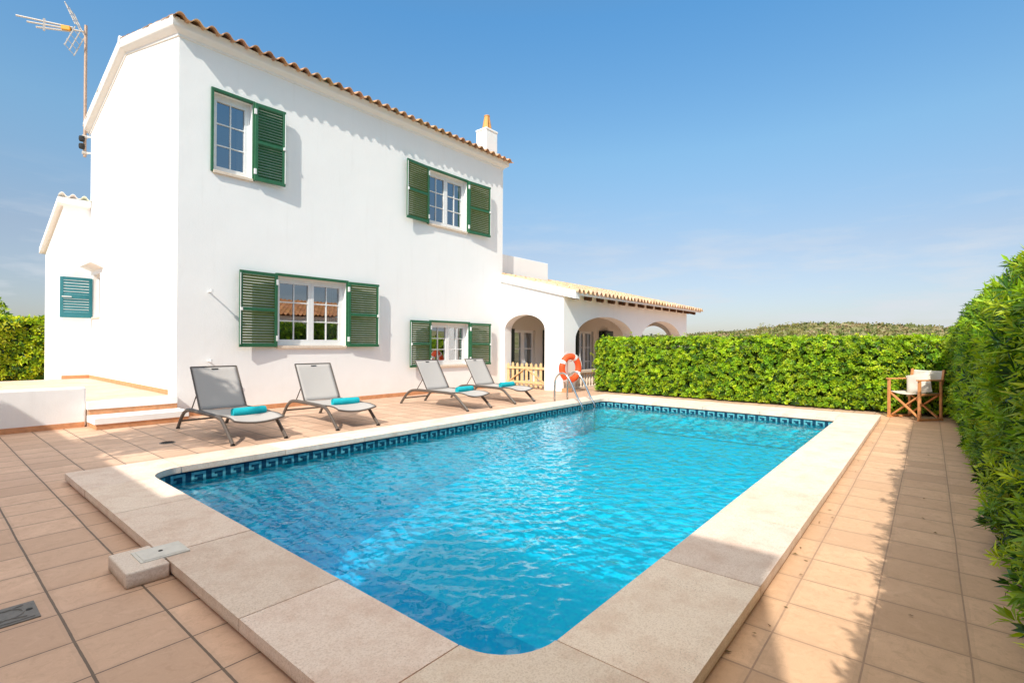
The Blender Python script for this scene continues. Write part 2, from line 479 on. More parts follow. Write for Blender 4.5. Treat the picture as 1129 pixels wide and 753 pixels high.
# ------------------------------------------------------------------ ground, patio, pool
IX0, IX1, IY0, IY1 = 1.39, 9.62, 1.14, 5.40      # pool opening at the coping
OX0, OX1, OY0, OY1 = .91, 10.55, .63, 5.89       # outer edge of the coping
CZ = .075
m = MB()
def sheet(mb, x0, x1, y0, y1, z, mi=0): mb.add([(x0, y0, z), (x1, y0, z), (x1, y1, z), (x0, y1, z)], [(0, 1, 2, 3)], mi)
for r in ((-900, 900, -900, -6), (-900, 900, 20, 900), (-900, -7, -6, 20), (24, 900, -6, 20)): sheet(m, *r, -.012)
tg = NT('dry_ground')
g1 = tg.noise(.25, 6, .65); g2 = tg.noise(3, 5, .7)
gm = tg.done(tg.principled(tg.mix(g2, tg.mix(tg.ramp(g1, [(.4, (0, 0, 0)), (.6, (1, 1, 1))]), (.30, .23, .14), (.12, .13, .05)), (.24, .2, .12)), .9, .1))
tag(m.build('ground', gm, org=(0, 0, 0)), kind='structure')

m = MB()
e = .05
sheet(m, -7, OX0 + e, -6, 20, 0, 0); sheet(m, OX0 + e, OX1 - e, OY1 - e, 20, 0, 0)
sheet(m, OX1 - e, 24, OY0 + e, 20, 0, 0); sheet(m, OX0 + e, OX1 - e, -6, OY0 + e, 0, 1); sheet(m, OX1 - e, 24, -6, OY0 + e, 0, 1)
tag(m.build('patio', [M['tiles'], M['tiles2']], org=(0, 0, 0)), kind='structure')


def rrect(x0, x1, y0, y1, rad, n=10):
    """outline CCW from the near right corner; rad = radii (x0y0, x1y0, x1y1, x0y1)"""
    out = []
    for (cx, cy, sx, sy, r, a0) in ((x0, y0, 1, 1, rad[0], 180), (x1, y0, -1, 1, rad[1], 270), (x1, y1, -1, -1, rad[2], 0), (x0, y1, 1, -1, rad[3], 90)):
        c = (cx + sx * r, cy + sy * r)
        for i in range(n + 1):
            t = R(a0 + 90 * i / n); out.append((c[0] + r * math.cos(t), c[1] + r * math.sin(t)))
    return out


RAD = (.27, .03, .12, .27)
inner = rrect(IX0, IX1, IY0, IY1, RAD)
wallo = rrect(IX0 - .025, IX1 + .025, IY0 - .025, IY1 + .025, tuple(r + .025 for r in RAD))

# coping slabs
m = MB()
def slab(pts):
    k = random.uniform(.88, 1.08); dz = random.uniform(-.002, .002)
    m.prism([(x, y, .018) for x, y in pts], (0, 0, CZ - .018 + dz), 0, (k, k * random.uniform(.97, 1.0), k * random.uniform(.94, 1.0)))
J = .003
def rect(x0, x1, y0, y1): slab([(x0 + J, y0 + J), (x1 - J, y0 + J), (x1 - J, y1 - J), (x0 + J, y1 - J)])
n = 10
c0 = inner[0:n + 1]; c1 = inner[n + 1:2 * n + 2]; c2 = inner[2 * n + 2:3 * n + 3]; c3 = inner[3 * n + 3:]
xs = [1.66, 2.67, 3.67, 4.67, 5.68, 6.68, 7.69, 8.69, 9.59]
ys = [1.41, 2.255, 3.26, 4.26, 5.13]
slab([(OX0, OY0), (xs[0] - J, OY0)] + [(xs[0] - J, IY0)] + c0[::-1] + [(IX0, ys[0] - J), (OX0, ys[0] - J)])
for i in range(len(ys) - 1): rect(OX0, IX0, ys[i], ys[i + 1])
for i in range(len(xs) - 1): rect(xs[i], xs[i + 1], OY0, IY0)
slab([(OX0, ys[-1] + J), (IX0, ys[-1] + J)] + c3[::-1] + [(1.66 - J, IY1), (1.66 - J, OY1), (OX0, OY1)])
xl = [1.66, 2.66, 3.66, 4.66, 5.66, 6.66, 7.66, 8.66, 9.5]
for i in range(len(xl) - 1): rect(xl[i], xl[i + 1], IY1, OY1)
slab([(9.5 + J, OY1), (9.5 + J, IY1)] + c2[::-1] + [(IX1, 5.28 + J), (OX1, 5.28 + J), (OX1, OY1)])
yr = [5.28, 4.3, 3.3, 2.3, 1.17]
for i in range(4): rect(IX1, OX1, yr[i + 1], yr[i])
slab([(9.59 + J, OY0), (OX1, OY0), (OX1, 1.17 - J), (IX1, 1.17 - J)] + c1[::-1] + [(9.59 + J, IY0)])
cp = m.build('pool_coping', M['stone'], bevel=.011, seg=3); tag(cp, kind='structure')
# mortar bed under the slabs (shows in the joints)
m = MB()
i2 = rrect(IX0 - .02, IX1 + .02, IY0 - .02, IY1 + .02, tuple(r + .02 for r in RAD))
o2 = rrect(OX0 + .02, OX1 - .02, OY0 + .02, OY1 - .02, (.001,) * 4)
N = len(i2)
v = [(x, y, -.1) for x, y in i2] + [(x, y, -.1) for x, y in o2] + [(x, y, .068) for x, y in i2] + [(x, y, .068) for x, y in o2]
f = []
for i in range(N):
    k = (i + 1) % N
    f += [(2 * N + i, 3 * N + i, 3 * N + k, 2 * N + k), (N + i, N + k, 3 * N + k, 3 * N + i)]
m.add(v, f)
tag(m.build('coping_mortar', M['terra']), kind='structure')

# greek key mosaic band + basin
KEY = ["0000000", "1111100", "1000100", "1001100", "1000000", "1000000", "1111111"]
per = []
P = [Vector((x, y, 0)) for x, y in wallo]
cum = [0]
for i in range(len(P)): cum.append(cum[-1] + (P[(i + 1) % len(P)] - P[i]).length)
tot = cum[-1]; ncell = int(tot / .025 / 7) * 7; cell = tot / ncell
def at(s):
    s %= tot
    for i in range(len(P)):
        if s <= cum[i + 1]:
            L = cum[i + 1] - cum[i]; return P[i].lerp(P[(i + 1) % len(P)], (s - cum[i]) / L if L > 1e-9 else 0)
    return P[0]
pts = [at(i * cell) for i in range(ncell + 1)]
m = MB(); zt = .02
rows = len(KEY)
V = []
for rz in range(rows + 1):
    for p in pts: V.append((p.x, p.y, zt - rz * .0252))
fc = []; mi = []
W_ = ncell + 1
for rz in range(rows):
    for i in range(ncell):
        fc.append((rz * W_ + i, rz * W_ + i + 1, (rz + 1) * W_ + i + 1, (rz + 1) * W_ + i)); mi.append(1 if KEY[rz][i % 7] == '1' else 0)
m.add(V, fc); m.m = mi
tag(m.build('pool_tile_band', [M['keyd'], M['keyl']]), kind='structure')
m = MB()
zb0 = zt - rows * .0252
xd = [IX0 - .025, 2.3, 3.4, 5.5, IX1 + .025]; zd = [-3.3, -3.1, -1.30, -.72, -.52]  # near end deepened so the water there looks shaded
def depth(x): return float(np.interp(x, xd, zd))
nw = len(wallo)
ZL = [zb0, -.30, -.45, -.6]
# walls: straight down to the floor profile, floor as strips across the pool
out_ = []
for i in range(nw):
    p, q = wallo[i], wallo[(i + 1) % nw]
    cuts = [0.0] + sorted((xx - p[0]) / (q[0] - p[0]) for xx in xd[1:-1] if abs(q[0] - p[0]) > 1e-6 and 0 < (xx - p[0]) / (q[0] - p[0]) < 1)
    out_ += [(p[0] + (q[0] - p[0]) * c_, p[1] + (q[1] - p[1]) * c_) for c_ in cuts]
no = len(out_)
m.add([(x, y, zb0) for x, y in out_] + [(x, y, depth(x)) for x, y in out_], [(i, (i + 1) % no, no + (i + 1) % no, no + i) for i in range(no)])
for k in range(len(xd) - 1):
    x0_, x1_ = xd[k] - (.3 if k == 0 else 0), xd[k + 1] + (.3 if k == len(xd) - 2 else 0)
    m.add([(x0_, IY0 - .3, depth(x0_)), (x1_, IY0 - .3, depth(x1_)), (x1_, IY1 + .3, depth(x1_)), (x0_, IY1 + .3, depth(x0_))], [(0, 1, 2, 3)])
basin = m.build('pool_basin', M['pool']); tag(basin, kind='structure')

# water with real ripples
nx, ny = 760, 380
gx = np.linspace(IX0 - .2, IX1 + .2, nx); gy = np.linspace(IY0 - .2, IY1 + .2, ny)
X, Y = np.meshgrid(gx, gy, indexing='ij'); Z = np.zeros_like(X)
for k in range(60):
    lam = math.exp(rng.uniform(math.log(.055), math.log(.34))); d_ = rng.uniform(0, math.pi)
    kk = 2 * math.pi / lam
    ph = rng.uniform(0, 6.28)
    wx = .16 * np.sin(X * 1.3 + ph + .8 * np.sin(Y * 1.9 + 3 * ph)) + .14 * np.cos(Y * 2.1 + 2 * ph + .8 * np.sin(X * 2.3 + ph)); wy = .15 * np.sin(Y * 1.6 + 5 * ph) + .12 * np.cos(X * 2.6 + 4 * ph)
    Z += (.0036 * lam ** 1.0) * np.sin(kk * ((X + wx) * math.cos(d_) + (Y + wy) * math.sin(d_)) + ph)
patch = .55 + .45 * np.sin(X * 1.1 + 1.2 * np.sin(Y * .9) + .6) * np.sin(Y * 1.3 + .7 * np.sin(X * .8))
Z *= .7 + .6 * patch
V = np.c_[X.ravel(), Y.ravel(), Z.ravel() - .07]
ii = np.arange(nx * ny).reshape(nx, ny)
Fq = np.c_[ii[:-1, :-1].ravel(), ii[1:, :-1].ravel(), ii[1:, 1:].ravel(), ii[:-1, 1:].ravel()]
wo = np_mesh('pool_water', V, Fq, M['water'], smooth=True); tag(wo, kind='structure')

# ------------------------------------------------------------------ wall with openings
def wall_grid(mb, fn, a0, a1, z0, z1, holes, dep, mi=0, sill=True):
    A = sorted({a0, a1} | {h[0] for h in holes} | {h[1] for h in holes}); Zs = sorted({z0, z1} | {h[2] for h in holes} | {h[3] for h in holes})
    for i in range(len(A) - 1):
        for j in range(len(Zs) - 1):
            ca, cz = (A[i] + A[i + 1]) / 2, (Zs[j] + Zs[j + 1]) / 2
            if any(h[0] < ca < h[1] and h[2] < cz < h[3] for h in holes): continue
            mb.add([fn(A[i], Zs[j], 0), fn(A[i + 1], Zs[j], 0), fn(A[i + 1], Zs[j + 1], 0), fn(A[i], Zs[j + 1], 0)], [(0, 1, 2, 3)], mi)
    for h in holes:
        c = [(h[0], h[2]), (h[1], h[2]), (h[1], h[3]), (h[0], h[3])]
        for k in range(4):
            p, q = c[k], c[(k + 1) % 4]
            mb.add([fn(*p, 0), fn(*q, 0), fn(*q, dep), fn(*p, dep)], [(0, 1, 2, 3)], mi)


def arch_wall(mb, fn, a0, a1, top, arches, thick, z0=0, mi=0, mi2=0):
    """wall along a from a0 to a1 with arches (l, r, spring, apex), thickness thick; top(a) gives the height"""
    A = {a0, a1}
    for l, r, sp_, ap in arches:
        for i in range(29): A.add(round(l + (r - l) * (1 - math.cos(math.pi * i / 28)) / 2, 5))
    A = sorted(A)
    def lo(x, side):
        for l, r, sp_, ap in arches:
            if (l < x < r) or (abs(x - l) < 1e-4 and side > 0) or (abs(x - r) < 1e-4 and side < 0):
                t = (x - (l + r) / 2) / ((r - l) / 2)
                return sp_ + (ap - sp_) * math.sqrt(max(0, 1 - t * t)) ** .95
        return z0
    for i in range(len(A) - 1):
        x, y = A[i], A[i + 1]; l0, l1 = lo(x, 1), lo(y, -1)
        if l0 > z0 and l1 == z0: l1 = l0
        if l1 > z0 and l0 == z0: l0 = l1
        for d in (0, thick):
            mb.add([fn(x, l0, d), fn(y, l1, d), fn(y, top(y), d), fn(x, top(x), d)], [(0, 1, 2, 3)], mi if d == 0 else mi2)
        if l0 > z0 or l1 > z0: mb.add([fn(x, l0, 0), fn(y, l1, 0), fn(y, l1, thick), fn(x, l0, thick)], [(0, 1, 2, 3)], mi2)
    for x in [a0, a1]: mb.add([fn(x, z0, 0), fn(x, top(x), 0), fn(x, top(x), thick), fn(x, z0, thick)], [(0, 1, 2, 3)], mi)
    for l, r, sp_, ap in arches:
        for x in (l, r): mb.add([fn(x, z0, 0), fn(x, sp_, 0), fn(x, sp_, thick), fn(x, z0, thick)], [(0, 1, 2, 3)], mi2)


def tile_roof(mb, fn, x0, x1, L, slope_rise, period=.235, course=.36, r=.062, tone=(.75, 1.15), mi=0, n=10):
    """barrel tiles. fn(x, s, h): x along eave, s up the slope, h normal height"""
    cols = int(round((x1 - x0) / period)); period = (x1 - x0) / cols
    prof = []
    for i in range(n):
        t = i / n
        prof.append(math.sin(math.pi * t / .62) ** .8 * r if t <= .62 else -math.sin(math.pi * (t - .62) / .38) * r * .35)
    nc = int(math.ceil(L / course))
    random.seed(3)
    for c in range(cols):
        for k in range(nc):
            s0 = k * course - (.05 if k else 0) + random.uniform(-.012, .012); s1 = min(L, (k + 1) * course)
            kx = random.uniform(-.006, .006)
            b = random.uniform(*tone); colr = (b, b * random.uniform(.9, 1.05), b * random.uniform(.82, 1.05))
            for half in (0, 1):
                idx = range(0, 7) if half == 0 else range(6, n + 1)
                v = []
                for i in idx:
                    h = prof[i % n] if half == 0 or i < n else prof[0]
                    x = x0 + (c + i / n) * period + kx
                    lift = .022
                    for (s, lf, sc) in ((s0, lift, 1), (s1, 0, .93)):
                        v.append(fn(x, s, h * sc + lf))
                    v.append(fn(x, s0, h * .99 + lift - .017)); v.append(fn(x, min(s0 + .16, s1), h * .99 + lift - .017 - .009))
                q = len(v) // 4; f = []
                for i in range(q - 1):
                    p = i * 4; w_ = p + 4
                    f += [(p, w_, w_ + 1, p + 1), (p, p + 2, w_ + 2, w_), (p + 2, p + 3, w_ + 3, w_ + 2)]
                mb.add(v, f, mi, colr)


HOUSE = thing('house', (2.84, 9.5, 0), 'two storey white house with green shutters and an arched tiled porch, beside the pool', 'house')
YF, XL, XR, YB = 9.50, 2.84, 11.0, 15.62
WIN = dict(w1=(3.365, 4.005, 4.185, 5.57), w2=(8.195, 9.52, 4.18, 5.535), w3=(4.49, 5.94, 1.16, 2.505), w4=(8.29, 9.61, .67, 1.765))
GW = (14.62, 15.29, 1.80, 2.80)
DEP = .20
RY = 12.585
SL = .262
m = MB()
wall_grid(m, lambda x, z, d: (x, YF + d, z), XL, XR, 0, 6.27, list(WIN.values()), DEP)
wall_grid(m, lambda y, z, d: (XL + d, y, z), YF, YB, 0, 6.27, [GW], DEP)
wall_grid(m, lambda y, z, d: (XR - d, y, z), YF, YB, 0, 6.27, [], DEP)
wall_grid(m, lambda x, z, d: (x, YB - d, z), XL, XR, 0, 6.27, [], DEP)
for x in (XL, XR): m.add([(x, YF, 6.27), (x, RY, 6.27 + SL * (RY - YF)), (x, YB, 6.27)], [(0, 1, 2)])
m.build('wall', M['plaster'], HOUSE)
# gable annex behind, half a metre proud
m = MB()
ax0, ay0, ay1 = 2.335, 15.60, 17.85
def azt(y): return 4.50 - .385 * (y - ay0)
m.prism([(ax0, ay0, 0), (ax0, ay1, 0), (ax0, ay1, azt(ay1)), (ax0, ay0, azt(ay0))], (6, 0, 0))
m.build('annex_wall', M['plaster'], HOUSE)
m = MB()
tile_roof(m, lambda x, s, h: (x, ay0 - .12 + s, 4.56 - .385 * (s - .12) + h), ax0 - .10, XL - .004, 2.6, 0, mi=0, period=.21, tone=(1.0, 1.15))
m.prism([(ax0 - .11, ay0 - .10, 4.44), (ax0 - .11, ay1 + .12, azt(ay1) - .11), (ax0 - .11, ay1 + .12, azt(ay1) + .03), (ax0 - .11, ay0 - .10, 4.58)], (.60, 0, 0), 1)
m.build('annex_roof', [M['roofw'], M['cornice']], HOUSE)
# main cornice: swept moulding along the eave and the rake
PR = [(0, -.015), (.02, -.015), (.025, .02), (.075, .05), (.115, .075), (.125, .09), (.125, .20), (0, .20)]
def loft(mb, A_, B_):
    n_ = len(A_); mb.add(A_ + B_, [tuple(range(n_))[::-1], tuple(range(n_, 2 * n_))] + [(i, (i + 1) % n_, n_ + (i + 1) % n_, n_ + i) for i in range(n_)])
m = MB()
zr = 6.27 + SL * (RY - YF)
loft(m, [(XL - o, YF - o, 6.27 + z) for o, z in PR], [(XR + o, YF - o, 6.27 + z) for o, z in PR])
for X_, sg in ((XL, -1), (XR, 1)):
    loft(m, [(X_ + sg * o, YF - o, 6.27 + z) for o, z in PR], [(X_ + sg * o, RY, zr + z) for o, z in PR])
    loft(m, [(X_ + sg * o, RY, zr + z) for o, z in PR], [(X_ + sg * o, YB + .12, 6.27 - SL * .12 + z) for o, z in PR])
m.build('cornice', M['cornice'], HOUSE, smooth='auto')
m = MB()
ZE = 6.475
def rf(x, s, h): return (x, YF - .27 + s, ZE + SL * (s - .15) + h)
def rb(x, s, h): return (x, YB + .2 - s, ZE + SL * (s - .15) + h)
Ls = RY - (YF - .27)
tile_roof(m, rf, XL - .13, XR + .16, Ls, 0, mi=0)
tile_roof(m, rb, XL - .13, XR + .16, YB + .2 - RY, 0, mi=1, tone=(1.0, 1.15))
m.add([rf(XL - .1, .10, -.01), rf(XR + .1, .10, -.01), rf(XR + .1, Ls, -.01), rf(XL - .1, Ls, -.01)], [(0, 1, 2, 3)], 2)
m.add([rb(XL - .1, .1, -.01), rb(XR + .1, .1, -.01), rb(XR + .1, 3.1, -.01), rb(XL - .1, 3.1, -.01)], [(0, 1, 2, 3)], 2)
zri = rf(0, Ls, 0)[2]
m.tube([(XL - .135, RY, zri - .01), (XR + .135, RY, zri - .01)], .085, 10, 1)
m.prism([(XL - .128, YF - .12, ZE - .05), (XL - .128, RY, zri - .06), (XL - .128, RY, zri + .012), (XL - .128, YF - .12, ZE + .022)], (.10, 0, 0), 3)
m.prism([(XL - .128, YB + .16, ZE - .05), (XL - .128, RY, zri - .06), (XL - .128, RY, zri + .03), (XL - .128, YB + .16, ZE + .04)], (.10, 0, 0), 3)
m.build('roof', [M['roof'], M['roofw'], M['warm'], M['cornice']], HOUSE)
# chimney
m = MB(); cx0, cx1, cy0, cy1 = 10.52, 10.99, 9.72, 10.12
m.box(cx0, cx1, cy0, cy1, 6.4, 7.38)
m.box(cx0 - .015, cx1 + .015, cy0 - .015, cy1 + .015, 7.34, 7.40)
ch = m.build('chimney', M['plaster'], HOUSE, bevel=.012)
m = MB()
for k in range(4):
    a0 = math.pi / 2 * k + .4
    cx_, cy_ = (cx0 + cx1) / 2, (cy0 + cy1) / 2
    v = []; 
    for z, rr in ((7.40, .15), (7.83, .075)):
        for t in (-.62, -.3, 0, .3, .62):
            v.append((cx_ + rr * math.cos(a0 + t), cy_ + rr * math.sin(a0 + t), z))
        for t in (.62, .3, 0, -.3, -.62):
            v.append((cx_ + (rr - .02) * math.cos(a0 + t), cy_ + (rr - .02) * math.sin(a0 + t), z))
    m.add(v, [(i, (i + 1) % 10, 10 + (i + 1) % 10, 10 + i) for i in range(10)] + [tuple(range(10, 20))])
m.lathe([(.085, 0), (.085, .02)], (cx_, cy_, 7.825), 16)
m.build('chimney_pot', mat_simple('orange_clay', (.72, .36, .12), .7, .2, nscale=14, var=.2), ch)
# skirting along the walls
m = MB()
m.box(XL + .02, XR + .01, YF - .012, YF + .02, 0, .085)
m.box(XL - .012, XL + .02, 9.9, 15.6, .352, .43)
m.box(ax0 - .0, XL - .013, ay0 - .012, ay0 + .02, .352, .43)
m.build('skirting', M['terra'], HOUSE, bevel=.003)


def casement(mb, x0, x1, z0, z1, y, cols, rows_, fw=.055, bar=.022):
    mb.box(x0, x1, y - .025, y + .03, z0, z0 + fw); mb.box(x0, x1, y - .025, y + .03, z1 - fw, z1)
    mb.box(x0, x0 + fw, y - .026, y + .029, z0 + fw, z1 - fw); mb.box(x1 - fw, x1, y - .026, y + .029, z0 + fw, z1 - fw)
    for i in range(1, cols):
        x = x0 + fw + (x1 - x0 - 2 * fw) * i / cols; mb.box(x - bar / 2, x + bar / 2, y - .012, y + .012, z0 + fw, z1 - fw)
    for i in range(1, rows_):
        z = z0 + fw + (z1 - z0 - 2 * fw) * i / rows_; mb.box(x0 + fw, x1 - fw, y - .010, y + .010, z - bar / 2, z + bar / 2)


def shutter(hx, z0, z1, wid, ang, side, parent, yh, mat, key_lower=True):
    """louvred leaf hinged at (hx, yh); side -1 opens to the left, +1 to the right; ang degrees off the wall"""
    mb = MB(); t = .038; st = .055
    def bx(x0, x1, y0, y1, za, zb): mb.box(x0, x1, y0, y1, za, zb)
    bx(0, st, 0, t, z0, z1); bx(wid - st, wid, 0, t, z0, z1)
    bx(st, wid - st, .001, t - .001, z0, z0 + .07); bx(st, wid - st, .001, t - .001, z1 - .06, z1)
    zm = z0 + (z1 - z0) * .5
    bx(st, wid - st, .001, t - .001, zm - .03, zm + .03)
    for za, zb in ((z0 + .07, zm - .03), (zm + .03, z1 - .06)):
        nsl = max(3, round((zb - za) / .050)); stp = (zb - za) / nsl
        for i in range(nsl):
            z = za + stp * (i + .5)
            mb.prism([(st - .004, .003, z + stp * .30), (st - .004, .006, z + stp * .42), (st - .004, t - .003, z - stp * .20), (st - .004, t - .006, z - stp * .32)], (wid - 2 * st + .008, 0, 0), 2)
    # latch and hinges
    mb.box(wid - .05, wid - .015, -.028, 0, zm - .035, zm + .02, 1); mb.box(wid - .02, wid - .008, -.012, 0, z0 + .05, z1 - .05, 1)
    for z in (z0 + .16, z1 - .16): mb.box(-.012, .028, -.006, t * .5, z - .05, z + .05, 1)
    ca, sa = math.cos(R(ang)), math.sin(R(ang))
    vv = []
    for x, y, z in mb.v:
        # local y: 0 faces the viewer (-Y) when opened, thickness goes toward the wall
        X_ = (x * ca + 0) ; Yo = x * sa
        px = X_ * 1.0 + (y - t) * sa * -1.0
        vv.append((hx + side * px, yh - Yo - (t - y) * ca, z))
    mb.v = vv
    o = mb.build('shutter', [mat, M['frame'], M['slat'] if key_lower else mat], parent, bevel=.002, seg=1)
    return o


def window(key, sashes, cols, left, right, wl=None, wr=None, openleft=False):
    x0, x1, z0, z1 = WIN[key]
    yw = YF + .13
    g = .035
    mb = MB()
    # outer frame
    mb.box(x0, x1, yw - .03, yw + .05, z0 + .02, z0 + .02 + g + .02); mb.box(x0, x1, yw - .03, yw + .05, z1 - g - .03, z1)
    mb.box(x0, x0 + g, yw - .031, yw + .049, z0 + .04, z1 - g); mb.box(x1 - g, x1, yw - .031, yw + .049, z0 + .04, z1 - g)
    a0, a1, b0, b1 = x0 + g, x1 - g, z0 + .02 + g + .02, z1 - g - .03
    if sashes == 1: casement(mb, a0, a1, b0, b1, yw, cols, 3)
    else:
        mid = (a0 + a1) / 2; casement(mb, a0, mid + .004, b0, b1, yw, cols, 3, .06); casement(mb, mid + .006, a1, b0, b1, yw - .003, cols, 3, .06)
    wn = mb.build('window', M['frame'], HOUSE, bevel=.003, seg=1)
    pm = MB(); pm.add([(a0, yw + .008, b0), (a1, yw + .008, b0), (a1, yw + .008, b1), (a0, yw + .008, b1)], [(0, 1, 2, 3)])
    pm.build('pane', M['glass'], wn)
    # dark room with a curtain behind the glass
    rm = MB()
    Yr = yw + .9
    for q in ([(x0, Yr, z0), (x1, Yr, z0), (x1, Yr, z1), (x0, Yr, z1)], [(x0, yw + .052, z0), (x0, Yr, z0), (x0, Yr, z1), (x0, yw + .052, z1)],
              [(x1, yw + .052, z0), (x1, Yr, z0), (x1, Yr, z1), (x1, yw + .052, z1)], [(x0, yw + .052, z0), (x1, yw + .052, z0), (x1, Yr, z0), (x0, Yr, z0)],
              [(x0, yw + .052, z1), (x1, yw + .052, z1), (x1, Yr, z1), (x0, Yr, z1)]):
        rm.add(q, [(0, 1, 2, 3)])
    rm.build('room_interior', M['dark'], wn)
    cm = MB(); v = []; w_ = (x1 - x0) * .16; kk = 24
    for i in range(kk + 1):
        x = x1 - .05 - w_ + w_ * i / kk; y = yw + .14 + .025 * math.sin(i * 1.3)
        v += [(x, y, z0 + .03), (x, y, z1 - .03)]
    cm.add(v, [(2 * i, 2 * i + 2, 2 * i + 3, 2 * i + 1) for i in range(kk)])
    cm.build('curtain', M['curtain'], wn, smooth=True)
    sm = MB(); sm.box(x0 - .01, x1 + .01, YF - .045, yw - .032, z0 - .035, z0 + .018)
    sm.build('sill', M['sill'], wn, bevel=.005)
    # green shutter frame lining the opening
    fm = MB(); t = .045
    fm.box(x0 - .004, x1 + .004, YF - .035, YF + .03, z1 - .006, z1 + t)
    fm.box(x0 - t, x0 - .004, YF - .036, YF + .001, z0 - .01, z1 + t - .001); fm.box(x1 + .004, x1 + t, YF - .036, YF + .001, z0 - .01, z1 + t - .001)
    fm.build('shutter_frame', M['green'], wn, bevel=.003, seg=1)
    if left: shutter(x0 - t * .5, z0 - .005, z1 + .02, wl, 4.0, -1, wn, YF - .038, M['green'])
    if right: shutter(x1 + t * .5, z0 - .005, z1 + .02, wr, 4.0, 1, wn, YF - .038, M['green'], key != 'w1')
    if openleft:
        om = MB(); om.box(a0 + .02, a0 + .05, yw - .62, yw - .06, b0, b1)
    return wn


window('w1', 1, 2, False, True, None, .55)
window('w2', 2, 2, True, True, .72, .80)
window('w3', 2, 2, True, True, .70, .73)
window('w4', 2, 2, True, True, .69, .76)
# gable window in the recess with one leaf swung out square to the wall
y0, y1, z0, z1 = GW
mb = MB(); mb.box(XL + .10, XL + .15, y0, y1, z0, z0 + .06); mb.box(XL + .10, XL + .15, y0, y1, z1 - .06, z1)
for q in (y0, (y0 + y1) / 2 - .03, y1 - .06): mb.box(XL + .101, XL + .149, q, q + .06, z0 + .06, z1 - .06)
gw = mb.build('window', M['frame'], HOUSE)
mb = MB(); mb.add([(XL + .13, y0, z0), (XL + .13, y1, z0), (XL + .13, y1, z1), (XL + .13, y0, z1)], [(0, 1, 2, 3)]); mb.build('pane', M['glass'], gw)
mb = MB(); mb.box(XL + .16, XL + .19, y0, y1, z0, z1); mb.build('room_interior', M['dark'], gw)
mb = MB(); mb.box(XL - .03, XL + .09, y0 - .02, y1 + .02, z0 - .03, z0 + .005); mb.build('sill', M['sill'], gw)
mb = MB(); sx0, sx1 = 2.25, 2.83
yy = 15.28; t = .038; st = .06
mb.box(sx0, sx0 + st, yy, yy + t, z0 - .02, z1 - .08); mb.box(sx1 - st, sx1, yy, yy + t, z0 - .02, z1 - .08)
zs = [z0 - .02, z0 + .42, z1 - .08]
mb.box(sx0 + st, sx1 - st, yy + .001, yy + t - .001, zs[0], zs[0] + .13); mb.box(sx0 + st, sx1 - st, yy + .001, yy + t - .001, zs[1], zs[1] + .10); mb.box(sx0 + st, sx1 - st, yy + .001, yy + t - .001, zs[2] - .07, zs[2])
for za, zb in ((zs[0] + .13, zs[1]), (zs[1] + .10, zs[2] - .07)):
    nsl = 5; stp = (zb - za) / nsl
    for i in range(nsl):
        z = za + stp * (i + .5)
        mb.prism([(sx0 + st - .004, yy + .004, z - stp * .45), (sx0 + st - .004, yy + .014, z - stp * .45), (sx0 + st - .004, yy + t - .004, z + stp * .33), (sx0 + st - .004, yy + t - .014, z + stp * .33)], (sx1 - sx0 - 2 * st + .008, 0, 0))
mb.box(sx0 + .03, sx0 + .20, yy - .02, yy - .001, zs[1] + .03, zs[1] + .055, 1)
mb.build('shutter', [M['teal'], M['frame']], gw, bevel=.002, seg=1)['label'] = 'teal green shutter leaf swung open square to the side wall'
mb = MB(); mb.prism([(XL - .22, 14.35, 3.0), (XL, 14.35, 2.90), (XL, 14.35, 3.08), (XL - .22, 14.35, 3.05)], (0, 1.15, 0)); mb.build('window_hood', M['cornice'], HOUSE)
# two little hooks on the facade that hold the shutters / awning
for z in (2.095, .915):
    mb = MB(); mb.lathe([(.022, 0), (.022, .01)], (3.315, YF - .001, z), 10)
    mb.tube([(3.315, YF, z), (3.315, YF - .10, z + .01), (3.30, YF - .16, z + .015)], .012, 8); mb.box(3.28, 3.32, YF - .20, YF - .15, z - .01, z + .035)
    mb.build('wall_hook', M['white'], HOUSE)

# ------------------------------------------------------------------ porch
PX0, PX1, PY = 11.0, 19.62, 7.36
PSL = .245
EY = 6.97
def pz(y): return 2.53 + PSL * (y - EY)          # underside of the tiles
m = MB()
AX = 10.985
arch_wall(m, lambda y, z, d: (AX + d, y, z), PY, YF + .0, lambda y: pz(y) - .04, [(7.97, 9.39, 1.60, 2.05)], .30, 0, 0, 0)
arch_wall(m, lambda x, z, d: (x, PY + .002 + d, z), AX + .3, PX1, lambda x: pz(PY) - .04, [(11.56, 15.02, 1.36, 2.04), (15.57, 19.03, 1.36, 2.06)], .34, 0, 0, 1)
arch_wall(m, lambda y, z, d: (PX1 - d - .002, y, z), PY + .342, 9.60, lambda y: pz(y) - .04, [(7.95, 9.45, 1.36, 2.0)], .34, 0, 0, 1)
m.build('porch_wall', [M['plaster'], M['plaster']], HOUSE)
m = MB()
DW = (11.62, 12.72, .02, 1.66); DW2 = (15.22, 16.3, .02, 1.70)
wall_grid(m, lambda x, z, d: (x, 9.60 + d, z), PX0, PX1, 0, 3.15, [DW, DW2], .16)
m.build('porch_back_wall', M['warm'], HOUSE)
